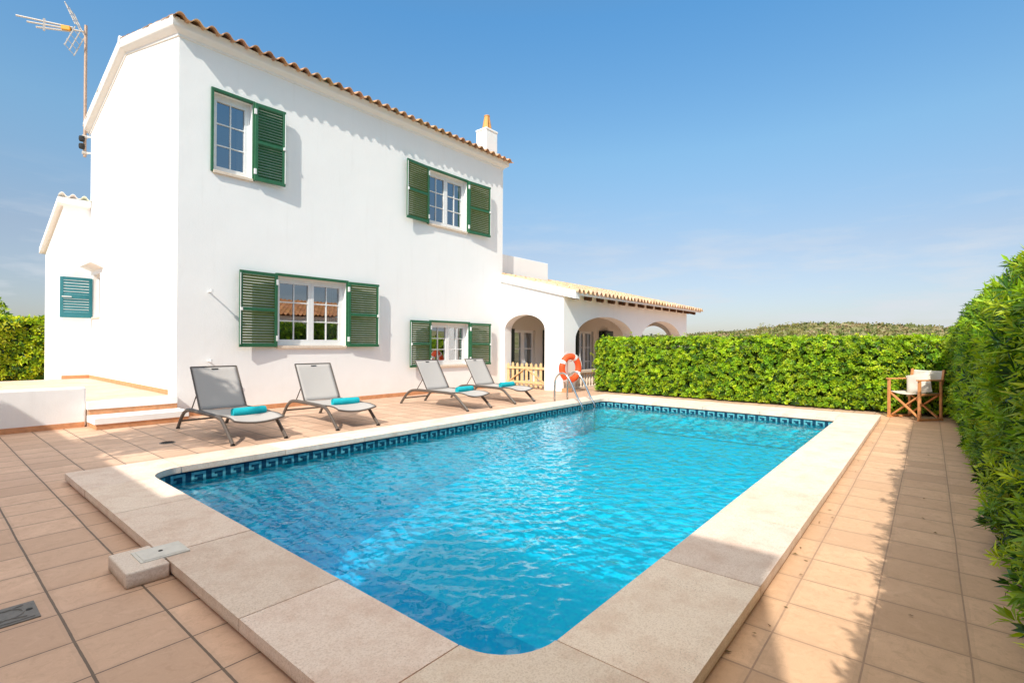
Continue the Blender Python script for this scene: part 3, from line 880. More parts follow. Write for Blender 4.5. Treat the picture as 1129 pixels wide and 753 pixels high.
for q, dk in ((DW, (11.46, 11.61)), (DW2, (15.06, 15.21))):
    mb = MB(); x0, x1, z0, z1 = q; mid = (x0 + x1) / 2
    casement(mb, x0, mid + .003, z0, z1, 9.70, 1, 3, .085, .03); casement(mb, mid + .005, x1, z0, z1, 9.703, 1, 3, .085, .03)
    dr = mb.build('door', M['frame'], HOUSE, bevel=.003, seg=1)
    pm = MB(); pm.add([(x0, 9.712, z0), (x1, 9.712, z0), (x1, 9.712, z1), (x0, 9.712, z1)], [(0, 1, 2, 3)]); pm.build('pane', M['glass'], dr)
    pm = MB(); pm.box(x0, x1, 10.3, 10.35, z0, z1); pm.build('room_interior', M['dark'], dr)
    cm = MB(); v = []
    for i in range(25):
        x = x1 - .42 + .30 * i / 24; v += [(x, 9.80 + .02 * math.sin(i * 1.4), z0 + .02), (x, 9.80 + .02 * math.sin(i * 1.4), z1 - .02)]
    cm.add(v, [(2 * i, 2 * i + 2, 2 * i + 3, 2 * i + 1) for i in range(24)]); cm.build('curtain', M['curtain'], dr, smooth=True)
    for sgn, xx in ((1, dk[0]), (1, x1 + .40)):
        pm = MB(); pm.box(xx, xx + .14, 9.52, 9.598, z0 + .02, z1 + .02)
        for i in range(24): pm.box(xx + .02, xx + .12, 9.512, 9.52, z0 + .08 + i * .064, z0 + .12 + i * .064)
        pm.build('shutter', mat_col('dark_green_shutter', (.02, .035, .03), .5, .4), dr)
mb = MB(); mb.box(16.86, 17.45, 9.40, 9.598, 1.12, 1.74); mb.box(16.90, 17.41, 9.392, 9.40, 1.16, 1.70)
mb.build('wall_cabinet', mat_col('black_box', (.02, .02, .022), .3, .5), HOUSE, bevel=.01)
# porch roof
m = MB()
def prf(x, s, h): return (x, EY - .08 + s, pz(EY - .08 + s) + .05 + h)
tile_roof(m, prf, PX0 - .07, 20.15, 9.66 - EY + .08, 0, mi=0, period=.225, r=.075)
def prf2(x, s, h): return prf(x, s + 2.70, h)
tile_roof(m, prf2, 13.70, 20.15, 1.5, 0, mi=0, period=.225, r=.075)
m.prism([(PX0 - .05, EY, pz(EY) - .0), (PX0 - .05, 9.60, pz(9.60)), (PX0 - .05, 9.60, pz(9.60) + .05), (PX0 - .05, EY, pz(EY) + .05)], (9.15, 0, 0), 1)
m.prism([(13.68, 9.604, pz(9.604)), (13.68, 11.1, pz(11.1)), (13.68, 11.1, pz(11.1) + .05), (13.68, 9.604, pz(9.604) + .05)], (6.4, 0, 0), 1)
m.build('porch_roof', [M['roof2'], M['warm']], HOUSE)
m = MB()
m.prism([(PX0 - .02, EY - .012, pz(EY) - .035), (20.08, EY - .012, pz(EY) - .035), (20.08, EY - .012, pz(EY) + .052), (PX0 - .02, EY - .012, pz(EY) + .052)], (0, .03, 0))
m.prism([(PX0 - .085, EY - .015, pz(EY) - .13), (PX0 - .085, YF - .0, pz(YF) - .13), (PX0 - .085, YF - .0, pz(YF) + .075), (PX0 - .085, EY - .015, pz(EY) + .075)], (.20, 0, 0))
m.build('porch_fascia', M['cornice'], HOUSE, bevel=.006)
x = 11.32
while x < 20.0:
    mb = MB()
    q = [(x, EY + .20, pz(EY + .20) - .13), (x, EY + .23, pz(EY + .23) - .165), (x, PY, pz(PY) - .165), (x, 9.59, pz(9.59) - .16), (x, 9.59, pz(9.59) - .004), (x, EY + .20, pz(EY + .20) - .004)]
    mb.prism(q, (.115, 0, 0)); mb.build('rafter', M['brown'], HOUSE, bevel=.006, seg=1); x += .665
# plain body behind + parapet block that stands beside the tall house
m = MB(); m.box(PX0 + .002, 13.64, 9.78, 12.6, 2.6, 3.90); m.build('parapet', M['plaster'], HOUSE, bevel=.012)
m = MB(); m.box(PX0 + .002, PX1 - .01, 11.12, 14.5, 0, 3.4); m.build('rear_wall', M['plaster'], HOUSE)
# balustrade in the first front arch
m = MB()
m.box(11.562, 15.018, PY + .10, PY + .26, .44, .51); m.box(11.562, 15.018, PY + .12, PY + .24, 0, .05)
for i in range(22):
    bx_ = 11.66 + i * .152
    m.lathe([(.045, .05), (.03, .09), (.052, .18), (.042, .27), (.026, .34), (.045, .40), (.045, .44)], (bx_, PY + .18, 0), 10)
m.build('balustrade', M['sill'], HOUSE, smooth='auto')

# ------------------------------------------------------------------ terrace, steps, low wall
m = MB()
m.prism([(-6, 9.62, 0), (1.70, 9.62, 0), (1.70, 9.44, 0), (2.838, 9.44, 0), (2.838, 15.598, 0), (1.2, 15.598, 0), (1.2, 13.6, 0), (-6, 13.6, 0)], (0, 0, .35))
tag(m.build('terrace', mat_tiles('terrace_tiles', .457, 9.44, (.80, .57, .41), (.5, .37, .28))), kind='structure')
ST = thing('entrance_steps', (2.2, 9.2, 0), 'two broad white steps with terracotta risers up to the side terrace', 'steps')
m = MB()
m.box(1.692, 2.86, 8.96, 9.43, .072, .165); m.box(1.715, 2.86, 8.975, 9.43, 0, .072, 1); m.build('step', [M['plaster'], M['terra']], ST, bevel=.006)
m = MB()
m.box(1.693, 2.835, 9.40, 9.62, .245, .356); m.box(1.72, 2.835, 9.415, 9.62, .166, .245, 1); m.build('step', [M['plaster'], M['terra']], ST, bevel=.006)
LW = thing('garden_wall', (-1.5, 9.53, 0), 'low whitewashed garden wall left of the entrance steps', 'wall')
m = MB(); m.box(-6, 1.69, 9.45, 9.612, 0, .575); m.build('wall', M['plaster'], LW, bevel=.025, seg=3)
m = MB(); m.box(-6, 1.67, 9.438, 9.449, 0, .075); m.build('skirting', M['terra'], LW)

# ------------------------------------------------------------------ foliage
def rosettes(P, A, nl, L, Wd, cols, spread=(30, 85)):
    N = len(P); tot_ = N * nl
    Pn = np.repeat(P, nl, 0); An = np.repeat(A, nl, 0)
    An = An / np.linalg.norm(An, axis=1)[:, None]
    ref = np.where(np.abs(An[:, 2:3]) < .9, np.array([[0, 0, 1.]]), np.array([[1., 0, 0]]))
    T = np.cross(An, ref); T /= np.linalg.norm(T, axis=1)[:, None]; B = np.cross(An, T)
    ang = np.tile(np.arange(nl) * 2 * np.pi / nl, N) + np.repeat(rng.uniform(0, 6.28, N), nl) + rng.uniform(-.3, .3, tot_)
    el = np.radians(rng.uniform(spread[0], spread[1], tot_))
    D = An * np.cos(el)[:, None] + (T * np.cos(ang)[:, None] + B * np.sin(ang)[:, None]) * np.sin(el)[:, None]
    Sd = np.cross(D, An); Sd /= (np.linalg.norm(Sd, axis=1)[:, None] + 1e-9)
    Up = np.cross(Sd, D)
    ll = (L * rng.uniform(.7, 1.25, tot_))[:, None]; ww = (Wd * rng.uniform(.75, 1.2, tot_))[:, None]
    base = Pn + D * .008
    mid = base + D * ll * .55 - Up * ww * .10
    lf = base + D * ll * .52 + Sd * ww * .5 + Up * ww * .14
    rt = base + D * ll * .52 - Sd * ww * .5 + Up * ww * .14
    tip = base + D * ll - Up * ll * rng.uniform(-.05, .28, tot_)[:, None]
    V = np.stack([base, lf, tip, rt, mid], 1).reshape(-1, 3)
    o = np.arange(tot_)[:, None] * 5
    Fc = np.concatenate([o + np.array([[0, 4, 2, 1]]), o + np.array([[0, 3, 2, 4]])], 1).reshape(-1, 4)
    c = np.repeat(cols, nl, 0) * rng.uniform(.75, 1.25, (tot_, 1))
    C = np.repeat(c, 5, 0)
    C[2::5] *= 1.12
    return V, Fc, C


def box_shell(x0, x1, y0, y1, z0, z1, dens, faces, bulge=.05):
    """points and normals on chosen faces of a box"""
    Ps = []; Ns = []
    dims = dict(x0=((y1 - y0), (z1 - z0)), x1=((y1 - y0), (z1 - z0)), y0=((x1 - x0), (z1 - z0)), y1=((x1 - x0), (z1 - z0)), top=((x1 - x0), (y1 - y0)))
    for fk in faces:
        a_, b_ = dims[fk]; n_ = int(a_ * b_ * dens)
        u_, v_ = rng.uniform(0, 1, n_), rng.uniform(0, 1, n_)
        if fk in ('x0', 'x1'): p = np.c_[np.full(n_, x0 if fk == 'x0' else x1), y0 + u_ * (y1 - y0), z0 + v_ * (z1 - z0)]; nn = (-1 if fk == 'x0' else 1, 0, 0)
        elif fk in ('y0', 'y1'): p = np.c_[x0 + u_ * (x1 - x0), np.full(n_, y0 if fk == 'y0' else y1), z0 + v_ * (z1 - z0)]; nn = (0, -1 if fk == 'y0' else 1, 0)
        else: p = np.c_[x0 + u_ * (x1 - x0), y0 + v_ * (y1 - y0), np.full(n_, z1)]; nn = (0, 0, 1)
        Ps.append(p); Ns.append(np.tile(np.array(nn, float), (n_, 1)))
    return np.concatenate(Ps), np.concatenate(Ns)


def lump(P, s, amp, seed=0):
    r_ = np.random.default_rng(seed); out = np.zeros(len(P))
    for k in range(7):
        d = r_.normal(size=3); d /= np.linalg.norm(d); f_ = s * (1.0 + .55 * k)
        out += np.sin(P @ d * f_ + r_.uniform(0, 6.28)) / (1 + .35 * k)
    return out * amp / 2.2


PAL = np.array([(.60, .70, .020), (.46, .62, .022), (.28, .46, .020), (.10, .22, .018), (.78, .78, .035), (.035, .085, .014)])
def pick(n_, wts): return PAL[rng.choice(len(PAL), n_, p=np.array(wts) / sum(wts))]


def hedge(name, box, faces, dens, nl, L, Wd, wts, label, root, depthv=.10, amp=.05, ls=5.0, upb=.5, edge=.0, shoots=0, tint=(1, 1, 1)):
    x0, x1, y0, y1, z0, z1 = box
    t = thing(name, root, label, 'hedge')
    Ps, Ns, Cs = [], [], []
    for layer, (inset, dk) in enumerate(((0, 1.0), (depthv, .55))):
        P_, N_ = box_shell(x0, x1, y0, y1, z0, z1, dens * (1 if layer == 0 else .7), faces)
        off = lump(P_, ls, amp, 5) + lump(P_, ls * 3.1, amp * .5, 6) + rng.normal(0, .022, len(P_)) - inset
        # round the top edges
        if edge:
            for ax, lo_, hi_, fl, fh in ((0, x0, x1, 'x0', 'x1'), (1, y0, y1, 'y0', 'y1')):
                pass
            top = N_[:, 2] > .5; zz = (P_[:, 2] - (z1 - edge)) / edge; k_ = np.clip(zz, 0, 1) ** 2 * edge * .7
            for fk, axn, sg in (('x0', 0, 1), ('y1', 1, -1), ('x1', 0, -1), ('y0', 1, 1)):
                if fk in faces:
                    if axn == 0: sel = (~top) & (np.sign(N_[:, 0]) == -sg) & (np.abs(N_[:, 0]) > .5)
                    else: sel = (~top) & (np.sign(N_[:, 1]) == -sg) & (np.abs(N_[:, 1]) > .5)
                    P_[sel, axn] += sg * k_[sel]
            for fk, axn, val, sg in (('x0', 0, x0, 1), ('y1', 1, y1, -1), ('x1', 0, x1, -1), ('y0', 1, y0, 1)):
                if fk in faces:
                    dd = np.clip(1 - (P_[:, axn] - val) * sg / edge, 0, 1) ** 2 * edge * .7; P_[top, 2] -= dd[top]
        P_ = P_ + N_ * off[:, None]
        A_ = N_ + np.array([0, 0, upb]) + rng.normal(0, .38, P_.shape)
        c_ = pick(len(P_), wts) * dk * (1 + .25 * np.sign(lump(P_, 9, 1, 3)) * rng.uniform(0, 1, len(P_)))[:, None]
        Ps.append(P_); Ns.append(A_); Cs.append(c_)
    if shoots:
        k_ = rng.choice(len(Ps[0]), int(len(Ps[0]) * shoots), replace=False)
        nd_ = Ns[0][k_] / np.linalg.norm(Ns[0][k_], axis=1)[:, None]
        for off_ in (.045, .10):
            kk_ = k_ if off_ < .05 else k_[::2]; nn_ = nd_ if off_ < .05 else nd_[::2]
            Ps.append(Ps[0][kk_] + nn_ * (off_ + rng.uniform(-.02, .03, len(kk_)))[:, None]); Ns.append(nn_ + rng.normal(0, .2, nn_.shape)); Cs.append(Cs[0][kk_] * 1.15)
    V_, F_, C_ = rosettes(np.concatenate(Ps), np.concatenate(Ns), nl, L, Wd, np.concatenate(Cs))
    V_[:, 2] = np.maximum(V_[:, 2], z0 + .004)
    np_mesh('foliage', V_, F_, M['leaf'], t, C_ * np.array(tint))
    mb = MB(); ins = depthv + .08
    mb.box(x0 + ins, x1 - ins * .5, y0 + ins, y1 - ins, z0, z1 - ins - .04)  # solid dark box, shade between the leaves put into its colour
    mb.build('shade_core', M['core'], t)
    return t


hedge('clipped_hedge', (11.62, 12.45, -.75, 6.78, .03, 1.36), ('x0', 'y1', 'top'), 430, 7, .056, .029, (5, 4.5, 3.5, 2, 3, 1.3),
      'bright green square clipped hedge along the far end of the pool', (12, 3, 0), .09, .032, 5, .55, .08, .02, (.82, .96, 1))
hedge('tall_hedge', (-1.2, 12.3, -1.75, -.40, .08, 1.97), ('y1', 'top'), 400, 8, .076, .0185, (3.5, 4, 4, 3, 2.2, 2),
      'tall leafy hedge along the right side of the patio', (7, -1, 0), .13, .055, 3.6, .75, .6, .10, (.66, .80, 1.1))
hedge('garden_hedge', (-3.2, 2.7, 18.3, 19.2, .0, 1.78), ('y0', 'top'), 170, 6, .11, .05, (4, 4, 3, 2, 3, 1.5),
      'dense green hedge behind the terrace at the far left', (0, 18.7, 0), .12, .07, 4, .5, .12)


def bush(name, c, rad, hgt, n_, L, Wd, wts, label, cat='shrub', nl=7, trunk=.0, z0=0.0):
    t = thing(name, (c[0], c[1], z0), label, cat)
    d = rng.normal(size=(n_, 3)); d /= np.linalg.norm(d, axis=1)[:, None]
    rr = rng.uniform(.35, 1, n_) ** .5
    P_ = d * rr[:, None] * np.array([rad, rad, hgt / 2]); k = 1 + lump(P_ * 2 + np.array(c[:2] + (0,)), 3.0 / rad, .28, 9)
    P_ = P_ * k[:, None] + np.array([c[0], c[1], z0 + trunk + hgt / 2])
    P_[:, 2] = np.maximum(P_[:, 2], z0 + .02)
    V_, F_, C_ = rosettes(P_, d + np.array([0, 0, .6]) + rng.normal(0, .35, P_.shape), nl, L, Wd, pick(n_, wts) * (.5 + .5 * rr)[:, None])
    np_mesh('crown', V_, F_, M['leaf'], t, C_)
    mb = MB()
    top = z0 + trunk + hgt * .35
    mb.tube([(c[0], c[1], z0), (c[0] + .03, c[1] - .02, z0 + (top - z0) * .5), (c[0] - .04, c[1] + .03, top)], [.07 * rad + .02, .05 * rad + .015, .03 * rad + .01], 8)
    for i in range(7):
        a_ = i * .9; q = Vector((c[0] + math.cos(a_) * rad * .55, c[1] + math.sin(a_) * rad * .55, top + hgt * random.uniform(.05, .3)))
        mb.tube([(c[0], c[1], z0 + (top - z0) * .7), (Vector((c[0], c[1], top)) + q) / 2, q], [.03 * rad + .008, .02 * rad + .006, .006], 6)
    mb.build('trunk', M['bark'], t, smooth=True)
    return t


bush('garden_tree', (.9, 20.6), 1.25, 2.2, 420, .16, .07, (1, 2, 3, 3, .6, 2), 'round dark tree showing above the far left hedge', 'tree', trunk=.35)
bush('patio_tree', (-2.3, 6.2), 1.0, 1.9, 420, .16, .07, (1, 2, 3, 3, 1, 2), 'small tree standing behind the photographer by the neighbouring house', 'tree', trunk=3.4)
# yellowish shoots growing up behind the clipped hedge
SH = thing('wild_shrub', (13.4, 2.6, 0), 'yellow green wild shrub with thin shoots rising behind the clipped hedge', 'shrub')
mb = MB(); Pl = []; Al = []
for i in range(46):
    yy_ = 2.75 + random.gauss(0, .62); xx_ = 13.3 + random.uniform(-.25, .25); h_ = 1.72 * (1 - .16 * abs(yy_ - 2.7)) + random.uniform(-.12, .12)
    tipp = Vector((xx_ + random.uniform(-.12, .12), yy_ + random.uniform(-.15, .15), h_))
    mb.tube([(xx_, yy_, 0), tipp], [.010, .003], 5)
    for k in range(9):
        q = Vector((xx_, yy_, 0)).lerp(tipp, .55 + .45 * k / 8); Pl.append(q); Al.append((random.gauss(0, .5), random.gauss(0, .5), 1))
mb.build('stem', M['bark'], SH)
V_, F_, C_ = rosettes(np.array([tuple(p) for p in Pl]), np.array(Al), 5, .06, .02, np.tile(np.array([(.34, .36, .05)]), (len(Pl), 1)))
np_mesh('foliage', V_, F_, M['leaf'], SH, C_)

# ------------------------------------------------------------------ hills
azs = np.radians(np.linspace(-75, 110, 370)); rs = np.concatenate([np.linspace(26, 70, 26), np.linspace(73, 190, 70), np.linspace(200, 700, 26)])
AZ, RR = np.meshgrid(azs, rs, indexing='ij')
hz = np.interp(np.degrees(AZ), [-75, -20, -8, -1.5, 2, 6, 9.5, 12, 16, 20, 25, 35, 60, 110], [5.2, 5.2, 5.2, 5.1, 5.7, 6.0, 6.05, 5.3, 4.5, 3.8, 3.2, 2.7, 2.4, 2.4])
ss = np.clip((RR - 50) / 95, 0, 1); ss = ss * ss * (3 - 2 * ss)
fall = np.clip((RR - 150) / 400, 0, 1)
X = RR * np.cos(AZ); Y = RR * np.sin(AZ)
nzv = (np.sin(X * .09 + 1.3 * np.sin(Y * .05)) + np.sin(Y * .13 + X * .04) + .6 * np.sin(X * .31 + Y * .23) + .5 * np.sin(Y * .41 - X * .17)) * .16
Z = -.06 + (hz + nzv) * ss * (1 - .35 * fall)
V = np.c_[X.ravel(), Y.ravel(), Z.ravel()]
na, nr = AZ.shape; ii = np.arange(na * nr).reshape(na, nr)
Fq = np.c_[ii[:-1, :-1].ravel(), ii[:-1, 1:].ravel(), ii[1:, 1:].ravel(), ii[1:, :-1].ravel()]
th_ = NT('scrub_soil')
h1 = th_.noise(.22, 6, .7); h2 = th_.noise(1.4, 5, .7); h3 = th_.noise(.05, 4, .6)
hc = th_.mix(th_.ramp(h1, [(.42, (0, 0, 0)), (.58, (1, 1, 1))]), (.40, .33, .19), (.22, .23, .085))
hc = th_.mix(th_.ramp(h2, [(.45, (0, 0, 0)), (.62, (.8, .8, .8))]), hc, (.17, .19, .06))
hc = th_.mix(th_.ramp(h3, [(.55, (0, 0, 0)), (.7, (.5, .5, .5))]), hc, (.48, .37, .26))
tag(np_mesh('hills', V, Fq, th_.done(th_.principled(hc, .95, .05)), smooth=True), kind='structure')
# scrub on the hill: countless small bushes
nb = 4600
ba = np.radians(rng.uniform(-14, 40, nb)); br = rng.uniform(45, 175, nb)
bi = np.interp(np.degrees(ba), [-75, -20, -8, -1.5, 2, 6, 9.5, 12, 16, 20, 25, 35, 60, 110], [5.2, 5.2, 5.2, 5.1, 5.7, 6.0, 6.05, 5.3, 4.5, 3.8, 3.2, 2.7, 2.4, 2.4])
s_ = np.clip((br - 50) / 95, 0, 1); s_ = s_ * s_ * (3 - 2 * s_)
bx_, by_ = br * np.cos(ba), br * np.sin(ba)
nzb = (np.sin(bx_ * .09 + 1.3 * np.sin(by_ * .05)) + np.sin(by_ * .13 + bx_ * .04) + .6 * np.sin(bx_ * .31 + by_ * .23) + .5 * np.sin(by_ * .41 - bx_ * .17)) * .16
bz = -.06 + (bi + nzb) * s_ * (1 - .35 * np.clip((br - 150) / 400, 0, 1))
sz = rng.uniform(.25, .95, nb) ** 1.3
k = 16
P_ = np.repeat(np.c_[bx_, by_, bz], k, 0) + rng.normal(0, 1, (nb * k, 3)) * np.repeat(sz, k)[:, None] * np.array([.55, .55, .28]) + np.array([0, 0, .12])
cs = np.array([(.15, .165, .05), (.22, .21, .06), (.10, .12, .045), (.30, .25, .10), (.16, .19, .05), (.36, .25, .14)])
cb = np.repeat(cs[rng.choice(6, nb)], k, 0)
n_ = len(P_); dv = rng.normal(size=(n_, 3)); dv /= np.linalg.norm(dv, axis=1)[:, None]
d2 = np.cross(dv, rng.normal(size=(n_, 3))); d2 /= np.linalg.norm(d2, axis=1)[:, None]
q = np.repeat(sz, k)[:, None] * .32
V = np.stack([P_ - dv * q, P_ + d2 * q * .7, P_ + dv * q, P_ - d2 * q * .7], 1).reshape(-1, 3)
Fq = np.arange(n_ * 4).reshape(-1, 4)
o = np_mesh('scrub', V, Fq, M['scrub'], col=np.repeat(cb * rng.uniform(.85, 1.15, (n_, 1)), 4, 0))
tag(o, 'low olive green scrub covering the hillside', 'scrub', kind='stuff')

# ------------------------------------------------------------------ neighbouring houses behind the camera (they cast the shade and show in the panes)
NB = thing('neighbour_house', (-4.5, 5, 0), 'white neighbouring house behind the photographer that shades the near patio', 'house')
m = MB()
m.box(-7, -2.30, -1.06, 2.3, 0, 5.05); m.box(-6.9, -2.6, 2.3, 8.2, 0, 3.55)
m.build('wall', M['plaster'], NB)
m = MB()
m.prism([(-7.2, -1.16, 5.05), (-2.25, -1.16, 5.05), (-4.7, -1.16, 5.7)], (0, 3.56, 0)); m.prism([(-7.1, 2.42, 3.55), (-2.5, 2.42, 3.55), (-4.7, 2.42, 4.2)], (0, 5.9, 0))
m.build('roof', M['roofw'], NB)
NB2 = thing('tiled_bungalow', (12, -7, 0), 'single storey white bungalow with an orange tiled roof beyond the tall hedge', 'house')
m = MB(); m.box(8.2, 17.5, -11, -5.2, 0, 2.55); m.box(9.2, 9.7, -8, -7.4, 2.5, 4.4); m.build('wall', M['plaster'], NB2)
m = MB()
tile_roof(m, lambda x, s, h: (x, -4.9 - s, 2.58 + .30 * s + h), 7.9, 17.8, 3.3, 0)
tile_roof(m, lambda x, s, h: (x, -11.3 + s, 2.58 + .30 * s + h), 7.9, 17.8, 3.1, 0)
m.build('roof', mat_rooftile('orange_roof_tile', (.62, .30, .14), (.5, .22, .09), (.3, .14, .07)), NB2)

# ------------------------------------------------------------------ TV antenna
AN = thing('tv_antenna', (2.74, 15.72, 5.7), 'tall tv aerial on a rusty mast at the back corner of the house roof', 'antenna')
ab = Vector((2.74, 15.72, 0))
m = MB(); m.tube([(ab.x, ab.y, 5.68), (ab.x, ab.y, 8.86)], .032, 10); m.build('mast', M['rust'], AN, smooth='auto')
for z in (5.78, 6.17):
    m = MB(); m.bar((ab.x, ab.y, z), (2.90, 15.60, z), .03, .04); m.tube([(ab.x - .05, ab.y, z), (ab.x + .05, ab.y, z)], .045, 8); m.build('bracket', M['metal'], AN)
for z in (5.86, 6.04):
    m = MB(); m.lathe([(.05, 0), (.06, .03), (.06, .09), (.05, .12)], (ab.x - .06, ab.y - .02, z), 12); m.build('signal_box', M['rubber'], AN)
bd = Vector((-1.11, .636, 0)).normalized(); bs = Vector((0, 0, 1)).cross(bd).normalized(); uz = Vector((0, 0, 1))
bp = Vector((ab.x, ab.y, 8.70))
m = MB()
for off, ln, dz in ((0, 1.32, .10), (0, 1.12, -.0), (0, .95, -.09)):
    m.tube([bp + bd * .25 + uz * dz * .5, bp + bd * ln + uz * dz], .020, 6)
m.bar(bp + bd * .80 + uz * .14, bp + bd * .80 - uz * .14, .04, .04)
m.tube([bp - bd * .02, bp + bd * .40], .02, 6)
m.build('boom', M['metal'], AN)
m = MB(); m.box(-.09, .09, -.05, .05, -.05, .06)
bx0 = bp + bd * .38
m.v = [tuple(bx0 + bd * p[0] + bs * p[1] + uz * p[2]) for p in m.v]; m.build('dipole_box', M['orange'], AN, bevel=.015)
m = MB()
for sg in (1, -1):
    hinge = bp + bd * .12 + uz * .03 * sg; vdir = (bd * .42 + uz * sg * 1.0).normalized()
    for k in (-2, 0, 2): m.tube([hinge + bs * k * .12, hinge + bs * k * .12 + vdir * .52], .013, 5)
    for k in range(4): q = hinge + vdir * (.08 + .14 * k); m.tube([q - bs * .27, q + bs * .27], .007, 5)
m.build('reflector', M['metal'], AN)

# ------------------------------------------------------------------ sun loungers and towels
def cat_(pts, n_=6):
    P_ = [Vector(p) for p in pts]; out = []
    for i in range(len(P_) - 1):
        p0, p1, p2, p3 = P_[max(i - 1, 0)], P_[i], P_[i + 1], P_[min(i + 2, len(P_) - 1)]
        for k in range(n_):
            t = k / n_; out.append(.5 * ((2 * p1) + (p2 - p0) * t + (2 * p0 - 5 * p1 + 4 * p2 - p3) * t * t + (3 * p1 - p0 - 3 * p2 + p3) * t ** 3))
    return out + [P_[-1]]


W2 = .325
def make_lounger():
    t = thing('sun_lounger', (0, 0, 0), 'x', 'sun lounger', 'sun loungers lined up beside the pool')
    for s in (-1, 1):
        x = s * W2
        mb = MB(); mb.tube(cat_([(x, .0, .012), (x, .17, .15), (x, .33, .265), (x, .47, .298), (x, .75, .305), (x, 1.10, .306), (x, 1.42, .302), (x, 1.60, .272), (x, 1.74, .185), (x, 1.90, .012)]), .027, 10, flat=.75)
        sf = mb.build('side_frame', M['loungeframe'], t, smooth='auto', org=(x, .95, 0))
        for yy_ in (0.004, 1.896):
            mb = MB(); mb.lathe([(.027, 0), (.029, .012)], (x, yy_, 0), 10); mb.build('foot_cap', M['rubber'], sf)
    for yy_, zz_, r_ in ((1.80, .115, .014), (1.28, .29, .012), (.60, .285, .012)):
        mb = MB(); mb.tube([(-W2, yy_, zz_), (W2, yy_, zz_)], r_, 8); mb.build('crossbar', M['loungeframe'], t, smooth='auto')
    # seat sling
    sy = [1.13, 1.0, .85, .7, .55, .4, .28, .17, .08, .03]; szz = [.326, .315, .306, .302, .306, .314, .318, .314, .300, .287]
    v = []; nxx = 12
    def sag(y, u): return -(1 - u * u) * (.012 + .035 * max(0, 1 - y / .35) ** 1.5)
    for y, z in zip(sy, szz):
        for i in range(nxx + 1): u = -1 + 2 * i / nxx; v.append((u * (W2 - .03), y, z + sag(y, u)))
    fcs = [(j * (nxx + 1) + i, j * (nxx + 1) + i + 1, (j + 1) * (nxx + 1) + i + 1, (j + 1) * (nxx + 1) + i) for j in range(len(sy) - 1) for i in range(nxx)]
    mb = MB(); mb.add(v, fcs); st_ = mb.build('seat', M['mesh'], t, smooth=True)
    md = st_.modifiers.new('thick', 'SOLIDIFY'); md.thickness = .006
    mb = MB()
    for s in (-1, 1): mb.tube([(s * (W2 - .025), y, z) for y, z in zip(sy, szz)], .011, 8)
    mb.tube([(u * (W2 - .02), .03, .287 + sag(.03, u)) for u in np.linspace(-1, 1, 13)], .012, 8)
    mb.build('seat_rail', M['loungeframe'], st_, smooth='auto')
    # backrest
    h0 = Vector((0, 1.14, .325)); h1_ = Vector((0, 1.50, .89)); dn = (h1_ - h0); nrm = Vector((0, dn.z, -dn.y)).normalized()
    v = []; rr_ = 10
    for j in range(rr_ + 1):
        for i in range(nxx + 1):
            u = -1 + 2 * i / nxx; tt = j / rr_; p = h0 + dn * tt + nrm * .015 * (1 - u * u) * math.sin(math.pi * tt); v.append((u * (W2 - .03), p.y, p.z))
    mb = MB(); mb.add(v, [(j * (nxx + 1) + i, j * (nxx + 1) + i + 1, (j + 1) * (nxx + 1) + i + 1, (j + 1) * (nxx + 1) + i) for j in range(rr_) for i in range(nxx)])
    br_ = mb.build('backrest', M['mesh'], t, smooth=True); md = br_.modifiers.new('thick', 'SOLIDIFY'); md.thickness = .006
    mb = MB()
    for s in (-1, 1): mb.tube([(s * (W2 - .025), h0.y, h0.z), (s * (W2 - .025), h1_.y, h1_.z)], .011, 8)
    mb.tube([(-W2 + .025, h1_.y, h1_.z), (W2 - .025, h1_.y, h1_.z)], .009, 8)
    mb.build('back_frame', M['loungeframe'], br_, smooth='auto')
    mb = MB(); q = h0 + dn * .94 - nrm * .006
    mb.bar(q + Vector((-.045, 0, 0)), q + Vector((.045, 0, 0)), .004, .012, nrm.cross(Vector((1, 0, 0)))); mb.build('maker_tag', M['rubber'], br_)
    for s in (-1, 1):
        mb = MB(); q = h0 + dn * .36; mb.tube([(s * (W2 - .03), q.y, q.z), (s * (W2 - .02), 1.44, .30)], .008, 8); mb.build('prop_rod', M['loungeframe'], t)
    return t


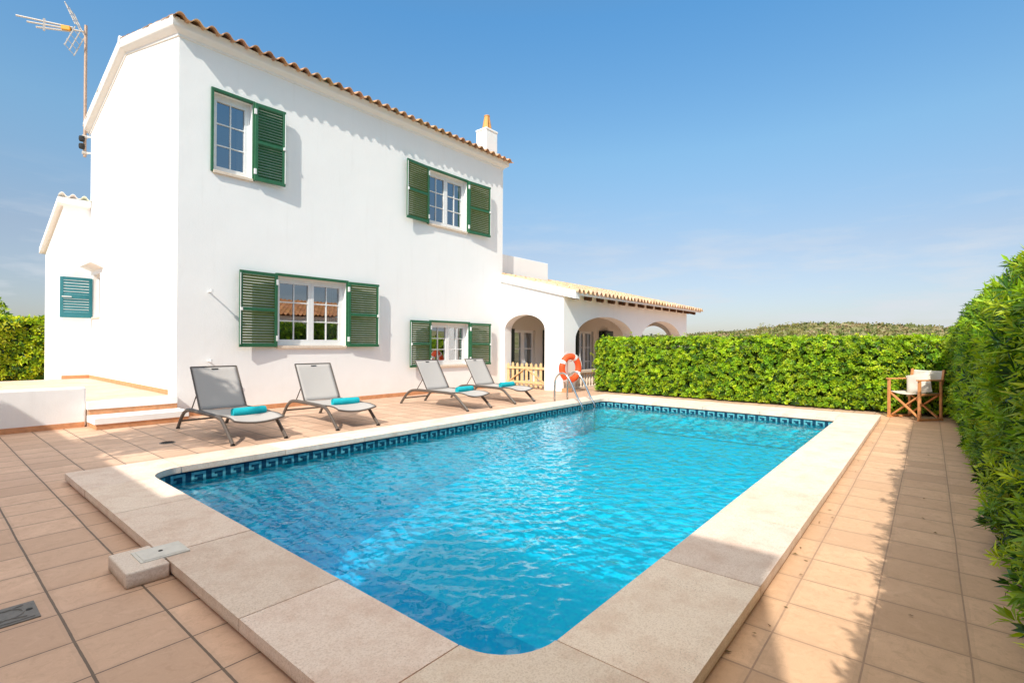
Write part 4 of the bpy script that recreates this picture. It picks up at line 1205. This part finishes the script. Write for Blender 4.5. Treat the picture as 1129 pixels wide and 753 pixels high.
def make_towel():
    t = thing('rolled_towel', (0, 0, 0), 'x', 'towel', 'rolled turquoise towels on the loungers')
    mb = MB(); v = []; nA, nL = 26, 14; rr_ = .057; Lh = .205
    for i in range(nL + 1):
        u = -1 + 2 * i / nL
        for j in range(nA):
            a_ = 2 * math.pi * j / nA; rad_ = rr_ * (1 - .10 * abs(u) ** 6) * (1 + .025 * math.sin(3 * a_ + u * 2) + .02 * math.sin(7 * u + a_))
            z_ = rad_ * math.sin(a_); v.append((u * Lh, rad_ * math.cos(a_) * 1.05, rr_ * .92 + max(z_, -rr_ * .9)))
    f_ = [(i * nA + j, i * nA + (j + 1) % nA, (i + 1) * nA + (j + 1) % nA, (i + 1) * nA + j) for i in range(nL) for j in range(nA)]
    mb.add(v, f_)
    b_ = mb.build('towel_roll', M['towel'], t, smooth=True, org=(0, 0, 0))
    for s in (-1, 1):     # spiral of folded layers on both ends
        mb = MB()
        path = [(s * (Lh - .002 + .002 * (k % 2)), (.008 + .044 * k / 40) * math.cos(k * .5), rr_ * .92 + (.008 + .042 * k / 40) * math.sin(k * .5)) for k in range(41)]
        mb.tube(path, .006, 6)
        mb.lathe([(.001, 0), (.05, .001)], (0, 0, 0), 16)
        k0 = len(mb.v) - 32
        for i in range(k0, len(mb.v)): x_, y_, z_ = mb.v[i]; mb.v[i] = (s * (Lh - .004), x_, rr_ * .92 + y_)
        mb.build('rolled_end', M['towel'], t, smooth='auto', org=(0, 0, 0))
    mb = MB()
    mb.add([(x_, y_, z_) for x_ in (-.2, .2) for y_, z_ in ((.058, .075), (.066, .04), (.062, .012), (.05, .004))], [(i, i + 1, i + 5, i + 4) for i in range(3)])
    mb.build('loose_edge', M['towel'], t, smooth=True, org=(0, 0, 0))
    return t


LL = [((2.84, 6.42), 0.0, 'grey sling lounger with dappled shade on its back, nearest the entrance steps', (2.86, 6.80), 'rolled turquoise towel in half shade on the lounger nearest the steps', .05),
      ((4.24, 6.42), -.07, 'grey sling lounger in full sun below the lower left window', (4.30, 6.86), 'rolled turquoise towel on the lounger below the large lower window', -.03),
      ((6.90, 6.50), .015, 'grey sling lounger standing left of the one closest to the porch', (7.0, 7.0), 'rolled turquoise towel on the third lounger from the steps', .0),
      ((8.34, 6.55), .0, 'grey sling lounger closest to the arched porch and picket gate', (8.42, 7.12), 'rolled turquoise towel on the lounger closest to the picket gate', -.02)]
lp = make_lounger(); tp = make_towel()
for i, (p, rz, lab, tpos, tlab, trz) in enumerate(LL):
    o = lp if i == 0 else copy_tree(lp)
    o.location = (p[0], p[1], 0); o.rotation_euler = (0, 0, rz); o['label'] = lab
    t = tp if i == 0 else copy_tree(tp)
    t.location = (tpos[0], tpos[1], .297); t.rotation_euler = (0, 0, trz + rz); t['label'] = tlab

# ------------------------------------------------------------------ pool ladder
LD = thing('pool_ladder', (8.9, 5.7, CZ), 'stainless steel pool ladder with two curved handrails at the far left corner', 'ladder')
for x in (8.66, 9.14):
    m = MB(); m.tube(cat_([(x, 6.02, .0), (x, 6.02, .30), (x, 6.0, .50), (x, 5.90, .62), (x, 5.78, .63), (x, 5.66, .52), (x, 5.46, .16), (x, 5.345, -.06), (x, 5.34, -.5), (x, 5.34, -1.0)], 8), .021, 12)
    hr = m.build('handrail', M['steel'], LD, smooth='auto')
    m = MB(); m.lathe([(.05, 0), (.05, .008), (.03, .02)], (x, 6.02, 0.0), 16); m.build('flange', M['steel'], hr, smooth='auto')
for z in (-.3, -.58, -.86):
    m = MB(); m.box(8.66, 9.14, 5.30, 5.38, z, z + .025); m.build('tread', M['steel'], LD)

# ------------------------------------------------------------------ lifebuoy on its stand
LBS = thing('lifebuoy_stand', (10.92, 7.12, 0), 'thin post with a terracotta foot that carries the lifebuoy', 'stand')
m = MB(); m.box(10.78, 11.0, 7.10, 7.28, 0, .10); m.build('base', M['terra'], LBS, bevel=.008)
m = MB(); m.tube([(10.90, 7.19, .1), (10.90, 7.19, .86)], .022, 10); m.build('post', M['white'], LBS, smooth='auto')
m = MB(); m.tube([(10.90, 7.19, .80), (10.90, 7.06, .80), (10.90, 7.04, .84)], .010, 8); m.build('hook', M['steel'], LBS)
LB = thing('lifebuoy', (10.90, 7.10, .62), 'orange lifebuoy ring with white bands beside the pool ladder', 'lifebuoy')
c = Vector((10.90, 7.095, .625)); Rr = .285; rn = .082
e1 = Vector((.97, -.24, 0)).normalized(); e2 = Vector((0, 0, 1)); e3 = e1.cross(e2)
def ring(a0_, a1_, rad_, nseg, closed):
    return [c + e1 * math.cos(R(a0_ + (a1_ - a0_) * i / nseg)) * Rr + e2 * math.sin(R(a0_ + (a1_ - a0_) * i / nseg)) * Rr * 1.04 for i in range(nseg if closed else nseg + 1)]
m = MB(); m.tube(ring(0, 360, rn, 48, True), rn, 16, closed=True); lr = m.build('ring', M['buoy'], LB, smooth=True)
for a0_ in (62, 152, 242, 332):
    m = MB(); m.tube(ring(a0_ - 7, a0_ + 7, rn, 8, False), rn + .004, 16); m.build('white_band', M['white'], LB, smooth='auto')
m = MB()
pts_ = []
for i in range(64):
    a_ = 360 * i / 64; k_ = Rr + rn + .012 + .03 * abs(math.sin(R((a_ - 62) * 2))); pts_.append(c + e1 * math.cos(R(a_)) * k_ + e2 * math.sin(R(a_)) * k_ * 1.03)
m.tube(pts_, .007, 6, closed=True); m.build('rope', M['white'], LB, smooth=True)

# ------------------------------------------------------------------ picket gate in the side arch
PG = thing('picket_gate', (11.08, 8.68, 0), 'pale pine picket gate closing the side arch of the porch', 'gate')
gxp = 11.10; n_p = 9
for i in range(n_p):
    y = 8.02 + i * (1.32 / (n_p - 1)); h_ = .71 + .015 * math.sin(i * 2.1)
    m = MB(); m.prism([(gxp, y - .042, .03), (gxp, y + .042, .03), (gxp, y + .042, h_ - .045), (gxp, y, h_), (gxp, y - .042, h_ - .045)], (.018, 0, 0)); m.build('picket', M['pine'], PG, bevel=.002, seg=1)
for z in (.13, .53):
    m = MB(); m.box(gxp - .024, gxp - .001, 7.985, 9.375, z, z + .07); m.build('rail', M['pine'], PG, bevel=.002, seg=1)
for ya, yb in ((9.30, 8.74), (8.06, 8.62)):
    m = MB(); m.bar((gxp - .013, ya, .18), (gxp - .013, yb, .53), .022, .06, (1, 0, 0)); 
    m.build('brace', M['pine'], PG)

# ------------------------------------------------------------------ director's chair with a cushion
DC = thing('directors_chair', (11.07, .20, 0), 'wooden folding chair with cream canvas seat in the corner of the two hedges', 'chair')
fdir = Vector((-.80, .60, 0)).normalized(); sdir = Vector((-.60, -.80, 0)).normalized()   # forward, and toward the right front leg
cc = Vector((11.07, .20, 0))
def L(fw, sd, z): return cc + fdir * fw + sdir * sd + Vector((0, 0, z))
hw, hd = .262, .23
for s in (-1, 1):
    for d_, top_, nm in ((hd, .665, 'leg'), (-hd, .655, 'leg')):
        m = MB(); m.bar(L(d_, s * hw, .03), L(d_, s * hw, top_), .045 if d_ > 0 else .04, .028, tuple(fdir)); m.build(nm, M['teak'], DC, bevel=.003, seg=1)
    m = MB(); m.bar(L(hd + .04, s * hw, .675), L(-hd - .05, s * hw, .675), .055, .022); m.build('armrest', M['teak'], DC, bevel=.004)
    m = MB(); m.bar(L(hd + .03, s * hw, .018), L(-hd - .03, s * hw, .018), .03, .034); m.build('foot_rail', M['teak'], DC, bevel=.003)
    m = MB(); m.bar(L(hd, s * (hw - .02), .435), L(-hd, s * (hw - .02), .435), .03, .035); m.build('seat_rail', M['teak'], DC, bevel=.003)
    m = MB(); m.bar(L(-hd - .02, s * hw, .60), L(-hd - .065, s * hw, .845), .036, .026, tuple(fdir)); m.build('back_post', M['teak'], DC, bevel=.003)
for d_ in (hd - .035, -hd + .035):
    for s in (-1, 1):
        m = MB(); m.bar(L(d_ + s * .013, s * (hw - .02), .05), L(d_ + s * .013, -s * (hw - .02), .425), .024, .036, tuple(fdir)); m.build('cross_brace', M['teak'], DC, bevel=.002, seg=1)
v = []; 
for j in range(7):
    for i in range(11):
        u = -1 + i / 5; d_ = hd - .01 - (2 * hd - .02) * j / 6; v.append(L(d_, u * (hw - .01), .462 - .035 * (1 - u * u)))
fq = [(j * 11 + i, j * 11 + i + 1, (j + 1) * 11 + i + 1, (j + 1) * 11 + i) for j in range(6) for i in range(10)]
m = MB(); m.add(v, fq); o = m.build('seat', M['canvas'], DC, smooth=True); md = o.modifiers.new('thick', 'SOLIDIFY'); md.thickness = .005
v = []
for j in range(7):
    for i in range(11):
        u = -1 + i / 5; tt = j / 6; v.append(L(-hd - .035 - .035 * tt - .035 * (1 - u * u), u * (hw + .012), .655 + .175 * tt - .008 * (1 - u * u)))
m = MB(); m.add(v, fq); o = m.build('backrest', M['canvas'], DC, smooth=True); md = o.modifiers.new('thick', 'SOLIDIFY'); md.thickness = .005
CU = thing('cushion', tuple(L(-.08, 0, .44)), 'cream square cushion leaning on the wooden folding chair', 'cushion')
v = []; g = 14
ctr = L(-.11, -.01, .60); up_ = (Vector((0, 0, 1)) * .93 - fdir * .36).normalized(); si_ = (sdir * .95 + up_ * .30).normalized(); up_ = (up_ - si_ * up_.dot(si_)).normalized(); nn_ = si_.cross(up_)
for sd_ in (1, -1):
    for j in range(g + 1):
        for i in range(g + 1):
            u = -1 + 2 * i / g; w_ = -1 + 2 * j / g
            pin = 1 - .10 * (1 - u * u) * abs(w_) ** 4; pin2 = 1 - .10 * (1 - w_ * w_) * abs(u) ** 4
            th2 = .075 * ((1 - u ** 4) * (1 - w_ ** 4)) ** .6 + .003 + .006 * math.sin(5 * u + 3 * w_) * (1 - u * u) * (1 - w_ * w_)
            v.append(ctr + si_ * u * .205 * pin2 + up_ * w_ * .195 * pin + nn_ * sd_ * th2)
k_ = (g + 1) ** 2
fq = []
for j in range(g):
    for i in range(g):
        a_ = j * (g + 1) + i; q4 = (a_, a_ + 1, a_ + g + 2, a_ + g + 1); fq += [q4, tuple(k_ + z for z in q4[::-1])]
m = MB(); m.add(v, fq); m.build('cushion_cover', M['canvas'], CU, smooth=True)
m = MB()
pp = [v[i] for i in range(g + 1)] + [v[(g + 1) * j + g] for j in range(1, g + 1)] + [v[(g + 1) * g + i] for i in range(g - 1, -1, -1)] + [v[(g + 1) * j] for j in range(g - 1, 0, -1)]
m.tube(pp, .006, 6, closed=True); m.build('piping', M['canvas'], CU, smooth=True)

# ------------------------------------------------------------------ skimmer box, drain covers
SK = thing('skimmer_box', (.85, 3.28, 0), 'pale stone skimmer block with a white plastic lid set against the coping', 'skimmer box')
m = MB(); m.box(.715, .905, 3.10, 3.45, 0, .079); m.c = [(.95, .96, .97)] * len(m.c); m.build('block', M['stone'], SK, bevel=.008)
m = MB(); m.box(.80, 1.03, 3.19, 3.385, .070, .0835); m.box(.815, 1.015, 3.205, 3.37, .0835, .086)
ld = m.build('lid', mat_simple('weathered_plastic', (.66, .63, .57), .5, .3, nscale=20, var=.1), SK, bevel=.003)
m = MB(); m.lathe([(.011, 0), (.011, .002)], (.915, 3.29, .0862), 12); m.build('finger_hole', M['rubber'], ld)
D1 = thing('drain_cover', (.30, 3.2, 0), 'square dark iron drain cover at the near left edge of the patio', 'drain cover')
m = MB(); m.box(.198, .402, 3.095, 3.305, 0, .006); m.box(.215, .385, 3.112, 3.288, .006, .009); dp = m.build('plate', M['iron'], D1, bevel=.002)
m = MB()
m.tube([(.30 + .055 * math.cos(t_ / 20 * 6.283), 3.2 + .055 * math.sin(t_ / 20 * 6.283), .0095) for t_ in range(20)], .004, 6, closed=True)
m.tube([(.24, 3.13, .0095), (.30, 3.15, .0095), (.36, 3.13, .0095)], .004, 6); m.tube([(.24, 3.27, .0095), (.30, 3.25, .0095), (.36, 3.27, .0095)], .004, 6)
m.build('raised_ribs', M['iron'], D1)
m = MB(); m.lathe([(.012, 0), (.012, .0015)], (.375, 3.20, .0092), 12); m.build('lifting_hole', M['rubber'], D1)
D2 = thing('floor_drain', (2.07, 7.22, 0), 'small round dark floor drain on the patio before the first lounger', 'drain cover')
m = MB(); m.lathe([(.085, 0), (.085, .004), (.075, .006)], (2.07, 7.22, 0), 20); m.build('rim', M['iron'], D2)
m = MB()
for k in range(-3, 4): hl = math.sqrt(.07 ** 2 - (k * .019) ** 2); m.box(2.07 - hl, 2.07 + hl, 7.22 + k * .019 - .005, 7.22 + k * .019 + .005, .006, .009)
m.build('grate', M['rubber'], D2)

# a few dry leaves blown against the coping and under the tall hedge
lp_ = []
for i in range(26):
    lp_.append((random.uniform(1.8, 9.5), OY0 - abs(random.gauss(.02, .03)) - .015, .006) if i < 20 else (random.uniform(2.5, 10.5), random.uniform(-.33, .1), .006))
V_, F_, C_ = rosettes(np.array(lp_), rng.normal(0, .25, (26, 3)) + np.array([0, 0, 1.0]), 1, .028, .012, np.tile(np.array([(.22, .15, .06)]), (26, 1)), (75, 90))
V_[:, 2] = np.clip(V_[:, 2], .003, .02)
tag(np_mesh('leaf_litter', V_, F_, M['scrub'], col=C_), 'small dry leaves scattered on the paving under the hedge', 'leaf litter', kind='stuff')
bpy.context.view_layer.update()
